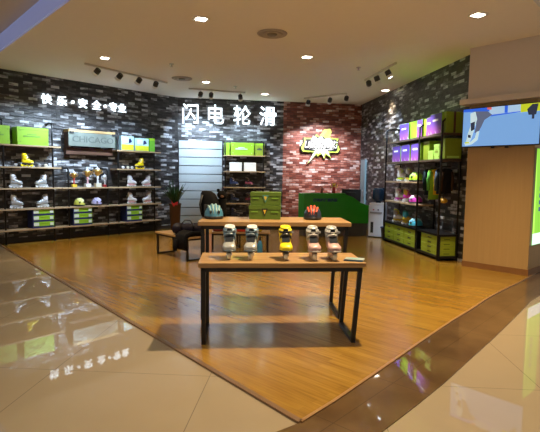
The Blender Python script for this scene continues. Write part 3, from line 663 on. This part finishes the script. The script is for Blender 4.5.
def side(s, u, z, lab, rz=PI / 2, fr=L, off=.2, grp=None, scale=None): return dup(s, fr.P(u, off, z), fr.a + rz, lab, grp, scale)
side(ssil, -3.95, 1.222, 'silver skate, right of the pair on the third shelf of the leftmost rack', -PI / 2)
side(ssil, -4.50, .772, 'silver skate, left of the pair on the fourth shelf of the leftmost rack')
side(ssil, -3.93, .772, 'silver skate, right of the pair on the fourth shelf of the leftmost rack', -PI / 2)
side(sy, -1.40, 1.682, 'yellow skate on the upper shelf of the corner rack', -PI / 2)
sp_ = skate('white and pale pink skate, left of the pair on the corner rack third shelf', L.P(-1.66, .2, 1.222), L.a + PI / 2, (wht, wht, lil, wht, pink, wht), gB, .88)
side(sp_, -1.20, 1.222, 'white and pale pink skate, right of the pair on the corner rack third shelf', -PI / 2)
side(sp_, -1.66, .772, 'white and pale pink skate, left of the pair on the corner rack fourth shelf')
side(sp_, -1.18, .772, 'white and pale pink skate, right of the pair on the corner rack fourth shelf', -PI / 2)
gC = 'skates displayed on the right rack'
q1 = skate('white and lime skate on the third shelf of the right rack', RW.P(3.82, .24, 1.462), RW.a + PI / 2 + .95, (wht, wht, wht, lime, lime, wht), gC, .9)
q2 = skate('dark grey skate with olive frame, third shelf of the right rack', RW.P(4.28, .24, 1.462), RW.a + PI / 2 + .95, (blk, gry, gry, amb, amb, wht), gC, .9)
q3 = skate('white and magenta skate on the fourth shelf of the right rack, far one', RW.P(3.74, .24, 1.002), RW.a + PI / 2 + .95, (wht, wht, wht, mag, mag, wht), gC, .9)
q4 = skate('cream and magenta skate on the fourth shelf of the right rack, near one', RW.P(4.20, .24, 1.002), RW.a + PI / 2 + .95, (mag, amb, wht, mag, wht, wht), gC, .9)
q5 = skate('grey and yellow skate on the rack base, far one', RW.P(3.66, .24, .502), RW.a + PI / 2 + .95, (wht, gry, lime, amb, amb, wht), gC, .9)
q6 = skate('cyan and amber skate on the rack base, near one', RW.P(4.20, .24, .502), RW.a + PI / 2 + .95, (amb, cyan, tea, cyan, amb, wht), gC, .9)
gD = 'dark shoes on the back rack'
d1 = skate('dark navy skate on the third shelf of the back rack', B.P(1.60, .17, 1.212), B.a + PI / 2, (mat('navy_shell', (.03, .05, .12), .4), mat('navy_shell', (.03, .05, .12), .4), gry, wht, blk, blk), gD, .85)
d2 = skate('dark red and grey skate on the third shelf of the back rack', B.P(2.04, .17, 1.212), B.a + PI / 2, (mat('wine_shell', (.22, .04, .06), .4), blk, gry, pink, blk, blk), gD, .85)
side(d1, 1.62, .742, 'dark navy skate on the fourth shelf of the back rack', PI / 2, B, .17)
side(d2, 2.05, .742, 'dark brown skate on the fourth shelf of the back rack', PI / 2, B, .17)
side(d1, 1.65, .302, 'dark navy skate on the lowest shelf of the back rack', PI / 2, B, .17)
# spare wheels on the yellow-skate shelves
def wheelset(p, rz, lab, m):
    t = thing('spare_wheel', lab, 'skate wheel', p, rz, 'spare skate wheels on the shelves')
    MB().tube([(0, -.014, .036), (0, -.009, .036), (0, .009, .036), (0, .014, .036)], .036, 18, radii=[.027, .036, .036, .027]).build('tyre', m, t)
    MB().cyl((0, 0, .036), .014, .032, 'y').build('hub', CHROME, t)
wheelset(L.P(-3.86, .24, 1.682), L.a, 'pale yellow spare wheel right of the yellow skate, leftmost rack', cream)
wheelset(L.P(-4.50, .24, 1.682), L.a, 'grey spare wheel left of the yellow skate, leftmost rack', gry)
wheelset(L.P(-4.00, .24, 1.682), L.a, 'grey spare wheel right of the yellow skate, leftmost rack', gry)
wheelset(L.P(-1.92, .24, 1.682), L.a, 'white spare wheel at the left end of the corner rack shelf', wht)
wheelset(L.P(-1.78, .24, 1.682), L.a, 'cream spare wheel between white ones on the corner rack', cream)
wheelset(L.P(-1.66, .24, 1.682), L.a, 'white spare wheel nearest the yellow skate on the corner rack', wht)

# ================================================================== HELMETS, TROPHIES
def helmet(label, p, rz, shell, accent, scale=1.0, group=None):
    t = thing('skate_helmet', label, 'helmet', p, rz, group)
    b = MB(); b.ball((0, 0, .035), .105, .13, .125, 22, 9, -.25); b.build('shell', shell, t)
    MB().loft([MB().ell((0, 0, z), rx, ry, 22) for z, rx, ry in ((.0, .096, .120), (.008, .108, .132), (.028, .109, .133), (.032, .102, .127))]).build('rim', DARK, t)
    for k, x in enumerate((-.062, -.022, .022, .062)):
        pts = []
        for i in range(9):
            a = -1.05 + i * .30; y = math.sin(a) * .128; z = .035 + math.cos(a) * .126 * math.sqrt(max(.05, 1 - (x / .108) ** 2)); pts.append((x * (1 - .45 * abs(a) / 1.5), -y, z))
        MB().tube(pts, .010, 6, radii=[.003, .008, .011, .012, .012, .012, .011, .008, .003]).build('vent_rib', accent, t)
    for s_ in (-1, 1): MB().prism([(s_ * .034, .060), (s_ * .060, .070), (s_ * .046, .100), (s_ * .034, .095)], -.125, -.085).build('front_vent', DARK, t)
    t.scale = (scale,) * 3; return t
ytrim = mat('mint_shell', (.28, .46, .50), .3)
BZ = 1.062
helmet('blue and mint helmet on the back table in front of the black bag', (-.635, 5.30, BZ), R(12), mat('sky_shell', (.06, .22, .38), .3), ytrim, 1.0)
helmet('black helmet with orange red ribs on the back table', (.485, 5.34, BZ), R(-5), mat('ink_shell', (.02, .03, .06), .3), mat('orange_red_rib', (.75, .09, .03), .35), .95)
gH = 'helmets under the trophies'
helmet('bright yellow helmet under the trophies on the middle rack', L.P(-3.08, .2, .772), L.a, mat('lemon_shell', (.72, .74, .12), .35), mat('pale_lemon_rib', (.8, .8, .45), .4), 1.15, gH)
helmet('lavender helmet under the trophies on the middle rack', L.P(-2.64, .2, .772), L.a, mat('lavender_shell', (.50, .46, .75), .35), mat('pale_lavender_rib', (.62, .6, .82), .4), 1.15, gH)
gR = 'helmets lying beside the skates on the right rack'
helmet('bright lime helmet on the third shelf of the right rack', RW.P(4.62, .26, 1.462), RW.a, mat('neon_lime_shell', (.45, .85, .03), .35), LT, 1.2, gR)
helmet('magenta and white helmet on the fourth shelf of the right rack', RW.P(4.62, .26, 1.002), RW.a, mag, wht, 1.1, gR)
helmet('cyan helmet on the rack base beside the cyan skate', RW.P(4.66, .26, .502), RW.a, cyan, mat('pale_cyan_rib', (.3, .65, .8), .4), 1.15, gR)
gold = mat('gold_cup', (.62, .38, .10), .28, .7); redb = mat('red_base', (.42, .03, .03), .4)
def trophy(u, h_, base, cup, lab):
    t = thing('trophy', lab, 'trophy', L.P(u, .2, 1.222), L.a, 'trophies on the middle rack'); k = h_ / .36
    MB().bx(-.055 * k, .055 * k, -.045 * k, .045 * k, 0, .07 * k, .004).build('base', base[0], t)
    MB().lathe([(.028 * k, .07 * k), (.018 * k, .09 * k), (.014 * k, .15 * k), (.024 * k, .19 * k), (.014 * k, .21 * k)]).build('stem', base[1], t)
    MB().lathe([(.014 * k, .205 * k), (.045 * k, .24 * k), (.062 * k, .29 * k), (.066 * k, .335 * k), (.058 * k, .335 * k), (.04 * k, .27 * k)]).build('cup', cup, t)
    for s_ in (-1, 1): MB().tube([(s_ * .055 * k, 0, .25 * k), (s_ * .09 * k, 0, .265 * k), (s_ * .10 * k, 0, .30 * k), (s_ * .085 * k, 0, .325 * k), (s_ * .062 * k, 0, .32 * k)], .006 * k, 8).build('handle', cup, t)
    MB().lathe([(.05 * k, .335 * k), (.03 * k, .36 * k), (.008 * k, .37 * k), (.01 * k, .385 * k), (.002, .395 * k)]).build('lid', wht, t)
trophy(-3.20, .36, (amb, redb), gold, 'red stemmed gold trophy, leftmost of the four')
trophy(-2.86, .42, (wht, pink), gold, 'gold cup trophy on a white base, second from the left')
trophy(-2.60, .46, (cream, wht), gold, 'tallest gold trophy, third from the left')
trophy(-2.35 - .06, .30, (redb, wht), wht, 'small white topped trophy, rightmost of the four')

# ================================================================== TABLES, BENCHES
def legframe(b, x, y0, y1, h_, lean=0, r=.02):
    b.tube([(x, y0, r), (x + lean, y0, h_), (x + lean, y1, h_), (x, y1, r), (x, y0, r)], r, square=True)
def table(label, x0, x1, y0, y1, h_, rz=0, loc=None, leanR=0, inset=.03, name='display_table', cat='table', r=.019, group=None, th=.045):
    t = thing(name, label, cat, loc or ((x0 + x1) / 2, (y0 + y1) / 2, 0), rz, group)
    cx, cy = ((x0 + x1) / 2, (y0 + y1) / 2) if loc is None else (0, 0)
    w_, d_ = (x1 - x0) / 2, (y1 - y0) / 2
    MB().bx(-w_, w_, -d_, d_, h_ - th, h_, .005).build('tabletop' if cat == 'table' else 'seat', WOODTOP, t)
    b = MB()
    for y in (-d_ + .035, d_ - .035): b.bx(-w_ + inset, w_ - inset, y - r, y + r, h_ - th - 2 * r, h_ - th)
    b.build('top_rail', BLACK, t)
    for s_, ln in ((-1, 0), (1, leanR)):
        b = MB(); xx = s_ * (w_ - inset - r) - (ln if s_ > 0 else 0); zt = h_ - th - r; ya, yb = -d_ + .035, d_ - .035
        for y in (ya, yb): b.tube([(xx, y, r), (xx + ln, y, zt)], r, square=True)
        b.bx(xx - r, xx + r, ya - r, yb + r, 0, 2 * r); b.bx(xx + ln - r, xx + ln + r, ya - r, yb + r, zt - r, zt + r)
        b.build('leg_frame', BLACK, t)
    return t
table('front display table with pale plank top and black steel legs', -.665, .875, 4.22, 4.80, .76, R(4), leanR=.05, group=None)
table('taller display table directly behind the front one, carrying helmets and cartons', -.775, .86, 4.96, 5.58, 1.06, R(2.5), leanR=.05)
# benches further back
def bench(label, loc, ln, wd, rz):
    return table(label, -ln / 2, ln / 2, -wd / 2, wd / 2, .44, rz, loc, name='bench', cat='bench', r=.016, group='low benches with black steel frames', th=.035)
a1, a2 = Vector((-2.24, 9.12)), Vector((-1.47, 8.27)); dd = (a2 - a1).normalized(); nn = Vector((-dd.y, dd.x)); mid = (a1 + a2) / 2 + nn * .21
bench('low bench left of the tables with a dark padded bag on it', (mid.x, mid.y, 0), 1.16, .42, math.atan2(dd.y, dd.x))
bench('low bench behind the dark bag, partly hidden', (-1.22, 10.02, 0), 1.2, .42, R(12))
bench('low bench behind the two tables with red and yellow pads on it', (-.60, 9.35, 0), 1.2, .42, R(2))

# dark bag / jacket pile on the left bench
SOFT = mat('dark_purple_nylon', (.012, .009, .022), .55, var=.4, scale=22, bump=.6)
bg = thing('duffel_bag', 'dark purple padded bag lying across the left bench', 'bag', (mid.x + dd.x * .20 + .04, mid.y + dd.y * .20 + .05, .442), math.atan2(dd.y, dd.x) + R(50))
b = MB(); rings = []
for i, x in enumerate((-.29, -.27, -.22, -.12, -.08, 0, .08, .12, .24, .32, .35)):
    k = (.45, .8, 1, 1.02, .90, 1.02, .90, 1.02, 1, .8, .4)[i]
    rings.append([(x, .15 * k * math.cos(a), .105 + .105 * k * math.copysign(abs(math.sin(a)) ** .8, math.sin(a))) for a in [2 * PI * j / 16 for j in range(16)]])
b.loft(rings).build('bag_body', SOFT, bg)
MB().tube([(-.12, -.15, .1), (-.11, -.18, .2), (-.05, -.12, .27), (.05, -.12, .27), (.11, -.18, .2), (.12, -.15, .1)], .012, 8).build('carry_handle', DARK, bg)
MB().tube([(-.10, -.15, .05), (-.12, -.19, -.03), (-.10, -.21, -.12), (-.06, -.2, -.16)], .02, 8, radii=[.05, .055, .04, .015]).build('hanging_pouch', SOFT, bg)
bg2 = thing('jacket', 'black crumpled jacket draped over the front end of the left bench', 'jacket', (a2.x + nn.x * .20 - dd.x * .16, a2.y + nn.y * .20 - dd.y * .16, .442), math.atan2(dd.y, dd.x))
b = MB(); rings = []
for i, (y, z) in enumerate(((-.25, -.20), (-.25, -.06), (-.235, .02), (-.20, .06), (-.08, .09), (.08, .085), (.20, .05))):
    rings.append([(x, y + .012 * math.sin(9 * x + i), z + .012 * math.sin(21 * x + i)) for x in [-.17 + .34 * j / 9 for j in range(10)]] + [(x, y * .86 + .02 * (1 if i < 4 else 0), max(z - .05, .003 if i > 2 else -1)) for x in [.17 - .34 * j / 9 for j in range(10)]])
b.loft(rings).build('garment', mat('black_cloth', (.005, .005, .007), .8, var=.4, bump=.5), bg2)
MB().tube([(-.08, -.27, -.06), (-.10, -.29, -.2), (-.08, -.28, -.27)], .04, 10, radii=[.05, .04, .03]).build('sleeve', mat('black_cloth', (.01, .01, .01)), bg2)

# pads on the bench behind the tables
def pad(name, label, x, y, z, w_, m, h_=.10, cat='pad', rz=0):
    t = thing(name, label, cat, (x, y, z), rz, 'protective pads on the hidden bench')
    b = MB(); b.loft([b.ell((0, 0, zz * h_), w_ / 2 * k, .09 * k, 16, 0, power=.8) for zz, k in ((0, .85), (.2, 1), (.7, .95), (1, .6))]); b.build('pad_shell', m, t)
    MB().box((0, -.085, h_ * .45), (w_ * .8, .02, .03), None, .004).build('strap', DARK, t)
pad('knee_pad', 'red knee pad on the bench behind the tables', -.56, 9.28, .442, .27, mat('red_pad', (.7, .05, .03), .4), .16)
pad('knee_pad', 'yellow knee pad on the bench behind the tables', -.25, 9.3, .442, .20, mat('yellow_pad', (.6, .5, .02), .4), .14)
pad('knee_pad', 'dark red pad at the left end of the bench behind the tables', -1.02, 9.28, .442, .22, mat('maroon_pad', (.2, .03, .03), .5), .14)
o = thing('rolled_mat', 'rolled dusty pink mat standing behind the left table legs', 'mat', (-1.08, 8.2, 0)); 
MB().lathe([(.055, 0), (.06, .02), (.058, .42), (.062, .58), (.05, .6), (.02, .59)]).build('roll', mat('pink_foam', (.55, .33, .27), .7), o)
MB().lathe([(.0605, .52), (.068, .53), (.068, .62), (.05, .64), (.02, .64)]).build('end_sleeve', mat('tan_foam', (.6, .42, .2), .7), o)
o = thing('blue_bottle', 'blue bottle standing on the floor behind the tables', 'bottle', (-.22, 8.35, 0))
o.location = (-.18, 8.6, 0); o.scale = (1, 1, 2.1)
MB().lathe([(.045, 0), (.05, .01), (.05, .13), (.03, .16), (.018, .17)]).build('flask', mat('blue_bottle', (.04, .22, .42), .3), o); MB().lathe([(.02, .17), (.022, .2), (.01, .205)]).build('cap', DARK, o)

# black bag with plush-like lump on the back table
bp_ = thing('backpack', 'black backpack standing on the back table behind the blue helmet', 'backpack', (-.70, 5.50, 1.062), R(4))
b = MB(); b.loft([b.ell((x, 0, z), rx, ry, 18, 0, power=.8) for x, z, rx, ry in ((0, 0, .10, .06), (0, .03, .112, .075), (-.005, .14, .115, .078), (-.015, .22, .10, .07), (-.03, .27, .085, .06), (-.045, .298, .055, .04), (-.05, .305, .02, .02))]); b.build('bag_body', mat('black_canvas', (.003, .003, .004), .75, bump=.4), bp_)
MB().tube([(-.10, -.06, .05), (-.115, -.085, .15), (-.09, -.07, .26)], .012, 8).build('shoulder_strap', DARK, bp_)
MB().bx(-.07, .06, -.09, -.06, .03, .15, .012).build('front_pocket', DARK, bp_)
tb = thing('plush_bear', 'small black bear-eared plush head peeking over the backpack', 'plush toy', (-.565, 5.53, 1.062), R(-10))
b = MB(); b.loft([b.ell((0, 0, z), r_, r_ * .8, 16) for z, r_ in ((0, .04), (.05, .055), (.14, .05), (.19, .05), (.205, .055))]).build('plush_body', mat('black_plush', (.003, .003, .003), .95, bump=.5), tb)
hd = MB(); hd.ball((0, 0, .255), .062, .055, .055); hd.build('plush_head', mat('black_plush', (0, 0, 0)), tb)
for x in (-.048, .042): MB().ball((x, 0, .308), .020, .012, .022, 12, 7).build('ear', mat('black_plush', (0, 0, 0)), tb)
MB().ball((.012, -.048, .24), .022, .016, .016, 12, 7).build('muzzle', mat('brown_plush', (.10, .05, .03), .9), tb)

# green skate cartons on the back table
def trifront(c2):
    def f(t, w_, d_, h_):
        y = -d_ / 2 - .002; b = MB()
        b.m(0).prism([(-.035, h_ * .78), (.035, h_ * .78), (0, h_ * .2)], y, y + .006)
        b.m(1).prism([(-.018, h_ * .68), (.018, h_ * .68), (0, h_ * .36)], y - .001, y + .004)
        b.m(2).bx(-w_ * .42, -w_ * .22, y, y + .006, h_ * .5, h_ * .58); b.m(2).bx(w_ * .2, w_ * .42, y, y + .006, h_ * .5, h_ * .58)
        b.build('printed_triangle', [c2, amb, mat('dark_green_print', (.16, .33, .03), .5)], t)
    return f
OL2 = mat('moss_card', (.075, .14, .012), .5, var=.06)
carton('skate_carton', 'moss green carton with dark triangle, lower of two on the back table', (-.055, 5.38, 1.062), R(-2), .36, .27, .155, (OL2, OL2), group='moss green cartons on the back table', front=trifront(blk))
carton('skate_carton', 'moss green carton with faint blue triangle, upper of two on the back table', (-.048, 5.38, 1.219), R(-2), .345, .26, .145, (OL2, OL2), group='moss green cartons on the back table', front=trifront(mat('teal_print', (.05, .22, .2), .5)))
# leaflets on the front table
lf = thing('leaflet_stack', 'small stack of white and blue leaflets on the right end of the front table', 'leaflets', (.80, 4.40, .762), R(-22))
for k in range(3):
    MB().bx(-.088, .088, -.06, .06, k * .006, k * .006 + .005).build('leaflet', [mat('white_leaflet', (.30, .38, .40), .4), mat('blue_leaflet', (.05, .16, .34), .4)][k < 2], lf, (k * .004, 0, 0), k * .06)
MB().bx(-.05, .05, -.03, .01, .0173, .0183).build('printed_panel', mat('teal_leaflet', (.2, .42, .42), .4), lf)

# ================================================================== COUNTER AREA
GRN = mat('counter_green', (.018, .30, .014), .35, var=.05); PLN = mat('counter_plinth', (.075, .072, .068), .6)
ct = thing('reception_counter', 'green reception counter with a dark grey plinth before the red brick wall', 'counter', B.P(3.2, 2.32, 0), B.a)
gp = [(0, .36), (1.74, .34), (1.74, .81), (1.68, .82), (1.52, .88), (1.30, 1.02), (1.12, 1.09), (1.0, 1.10), (0, 1.10)]
MB().prism(gp, 0, .05).build('front_panel', GRN, ct)
MB().bx(.0, .05, .05, .6, .36, 1.10).build('side_panel', GRN, ct); MB().bx(1.69, 1.74, .05, .6, .36, .80).build('side_panel', GRN, ct)
MB().bx(.05, 1.69, .05, .6, .72, .76).build('worktop', GRN, ct); MB().bx(.0, 1.10, -.0, .22, 1.10, 1.12, .003).build('ledge', GRN, ct)
MB().bx(.02, 1.72, .04, .56, 0, .36).build('plinth', PLN, ct)
textmesh('counter_lettering', '闪电轮滑俱乐部', .085, .008, mat('blue_lettering', (.01, .05, .16), .4), ct, .004, (.57, -.004, .945), sx=1.1)
mo = thing('computer_monitor', 'black monitor seen from behind on the counter worktop', 'monitor', B.P(4.55, 2.05, .76), B.a)
MB().bx(-.26, .26, -.02, .02, .13, .46, .006).build('screen_back', DARK, mo); MB().bx(-.12, .12, -.05, -.02, .20, .38, .01).build('rear_housing', DARK, mo)
MB().bx(-.03, .03, -.01, .01, .01, .2).build('stand', DARK, mo); MB().bx(-.12, .12, -.08, .08, 0, .015, .004).build('foot', DARK, mo)
fg = thing('toy_figure', 'amber and red toy figure on the counter ledge', 'toy', B.P(4.02, 2.20, 1.12), B.a)
MB().lathe([(.05, 0), (.055, .02), (.03, .08), (.045, .11), (.03, .16)]).build('body', redb, fg); MB().ball((0, 0, .20), .045).build('head', amb, fg)
for s_ in (-1, 1): MB().tube([(s_ * .03, 0, .13), (s_ * .085, 0, .17), (s_ * .095, 0, .22)], .014, 8).build('arm', amb, fg); MB().ball((s_ * .035, 0, .25), .016, n=10, m=6).build('ear', amb, fg)
fg = thing('toy_figure', 'small wine red figure left of the amber toy on the counter', 'toy', B.P(3.70, 2.20, 1.12), B.a)
MB().lathe([(.035, 0), (.04, .02), (.022, .07), (.03, .10), (.018, .12)]).build('body', mat('wine_shell', (.22, .04, .06)), fg); MB().ball((0, 0, .145), .03, n=12, m=7).build('head', pink, fg)

# water dispenser
wd = thing('water_dispenser', 'white floor standing water dispenser with a dark blue bottle by the rack', 'water dispenser', (2.80, 12.16, 0), R(-28))
LP_ = mat('dispenser_white', (.72, .74, .80), .4, var=.04)
MB().bx(-.16, .16, -.16, .16, .02, .84, .015).build('cabinet', LP_, wd); MB().bx(-.15, .15, -.16, .15, .84, .89, .01).build('top_cover', WHITE, wd)
MB().bx(-.11, -.05, -.167, -.155, .12, .40, .004).build('recess', DARK, wd)
for x in (-.05, .05): MB().bx(x - .012, x + .012, -.19, -.155, .70, .73, .003).build('tap', [redb, NAVY][x > 0], wd)
MB().bx(-.13, .13, -.175, -.155, .62, .66, .003).build('drip_tray', gry, wd)
MB().lathe([(.05, .88), (.06, .91), (.135, .96), (.14, 1.0), (.14, 1.22), (.12, 1.27), (.03, 1.28)]).build('water_bottle', mat('dark_blue_bottle', (.008, .022, .045), .15), wd)
wd.scale = (1.2, 1.2, 1.0)
bn = thing('waste_bin', 'small navy waste bin between the dispenser and the rack', 'bin', RW.P(2.93, .24, 0), RW.a)
MB().lathe([(.10, 0), (.13, .28), (.14, .29), (.13, .29), (.12, .27)]).build('bin_body', mat('navy_plastic', (.02, .03, .07), .5), bn); MB().lathe([(.138, .285), (.146, .30), (.138, .315), (.125, .31)]).build('rim', NAVY, bn)

# plant
pt = thing('potted_plant', 'green leafy plant in a tall brown tapered pot beside the slatted panel', 'plant', (-2.50, 12.35, 0))
MB().lathe([(.10, 0), (.115, .03), (.15, .74), (.165, .76), (.165, .80), (.14, .80), (.13, .74)]).build('pot', mat('brown_pot', (.10, .045, .022), .45), pt)
MB().lathe([(.01, .735), (.138, .74), (.139, .76), (.01, .765)]).build('soil', mat('soil', (.03, .02, .015), .95), pt)
rnd = random.Random(3); b = MB()
for k in range(46):
    a = rnd.random() * 2 * PI; ln = .30 + rnd.random() * .34; sp = .25 + rnd.random() * .95; pts = []; wv_ = rnd.random() * .35
    x0, y0 = .05 * math.cos(a), .05 * math.sin(a); rings = []
    for i in range(7):
        t_ = i / 6; rr = .04 + ln * sp * t_ * .72; zz = .76 + ln * (1 - .25 * sp) * (t_ * 1.25 - (.3 + wv_) * sp * t_ * t_) + .08 * t_
        wd_ = .022 * math.sin(PI * min(.97, .12 + .88 * t_)) + .002; px_, py_ = math.cos(a) * rr, math.sin(a) * rr; sx_, sy_ = -math.sin(a) * wd_, math.cos(a) * wd_
        rings.append([(px_ - sx_, py_ - sy_, zz + .006), (px_, py_, zz), (px_ + sx_, py_ + sy_, zz + .006), (px_, py_, zz + .003)])
    b.loft(rings)
b.build('foliage', mat('leaf_green', (.022, .085, .028), .45, var=.4, scale=5), pt)
MB().prism([(-.02, .0), (-.09, .07), (-.06, -.02), (-.02, -.09), (.02, -.03), (.07, -.05), (.09, .06), (.02, .03)], -.02, .0).build('red_bow', mat('red_ribbon', (.6, .03, .03), .5), pt, (.02, -.17, .80))

# ================================================================== CLOTHES ON THE RACK
def garment(name, label, u, m, ln, wd_, m2=None, sleeves=True, top=1.72):
    t = thing(name, label, 'clothing', RW.P(u, .22, top), RW.a, 'sports clothes hanging on the right rack')
    # hangs side on: width runs across the rail (local y), thickness along it
    b = MB(); rings = []
    for z, hw, th in ((0, .05, .02), (-.03, .12, .03), (-.07, wd_, .04), (-.2, wd_ * .86, .045), (-ln * .6, wd_ * .82, .04), (-ln, wd_ * .9, .045)):
        rings.append([(th * math.cos(a) + .008 * math.sin(4 * a + z * 9), hw * math.sin(a), z) for a in [2 * PI * i / 14 for i in range(14)]])
    b.loft(rings).build('garment_body', m, t)
    if sleeves:
        for s_ in (-1, 1): MB().tube([(0, s_ * (wd_ - .03), -.06), (.01, s_ * (wd_ + .0), -.2), (0, s_ * (wd_ - .01), -.42)], .035, 10, radii=[.04, .036, .028]).build('sleeve', m2 or m, t)
    MB().tube([(0, -.1, -.015), (0, 0, .02), (0, .0, .045), (0, .012, .052), (0, .02, .04)], .004, 6).build('hanger', BLACK, t)
garment('jersey', 'long lime green jersey with white shoulder on the rack rail', 5.32, mat('lime_cloth', (.25, .50, .04), .8), .60, .12, mat('leaf_cloth', (.12, .42, .08), .8))
garment('jersey', 'dark teal jersey on the rack rail behind the lime one', 5.12, mat('dark_teal_cloth', (.012, .03, .04), .8), .52, .11)
garment('jersey', 'navy jersey next to the yellow top on the rack rail', 5.62, mat('navy_cloth', (.015, .025, .05), .8), .48, .11, mat('slate_cloth', (.06, .10, .15), .8))
garment('vest', 'narrow yellow vest hanging on the rack rail', 5.47, mat('yellow_cloth', (.62, .42, .02), .8), .50, .09, None, False, 1.50 + .22)
garment('jersey', 'black jersey at the near end of the rack rail', 5.82, mat('black_cloth2', (.01, .01, .012), .85), .46, .11, mat('brown_cloth', (.06, .035, .02), .8))
hb = thing('knee_pad_pair', 'yellow pads hanging low at the near end of the rack', 'pads', RW.P(5.80, .25, 1.02), RW.a)
MB().ball((0, 0, .1), .09, .07, .05, 14, 8).build('pad_shell', mat('amber_pad', (.6, .36, .02), .5), hb); MB().tube([(0, 0, .14), (-.02, 0, .24), (0, 0, .22)], .01, 6).build('strap', DARK, hb)
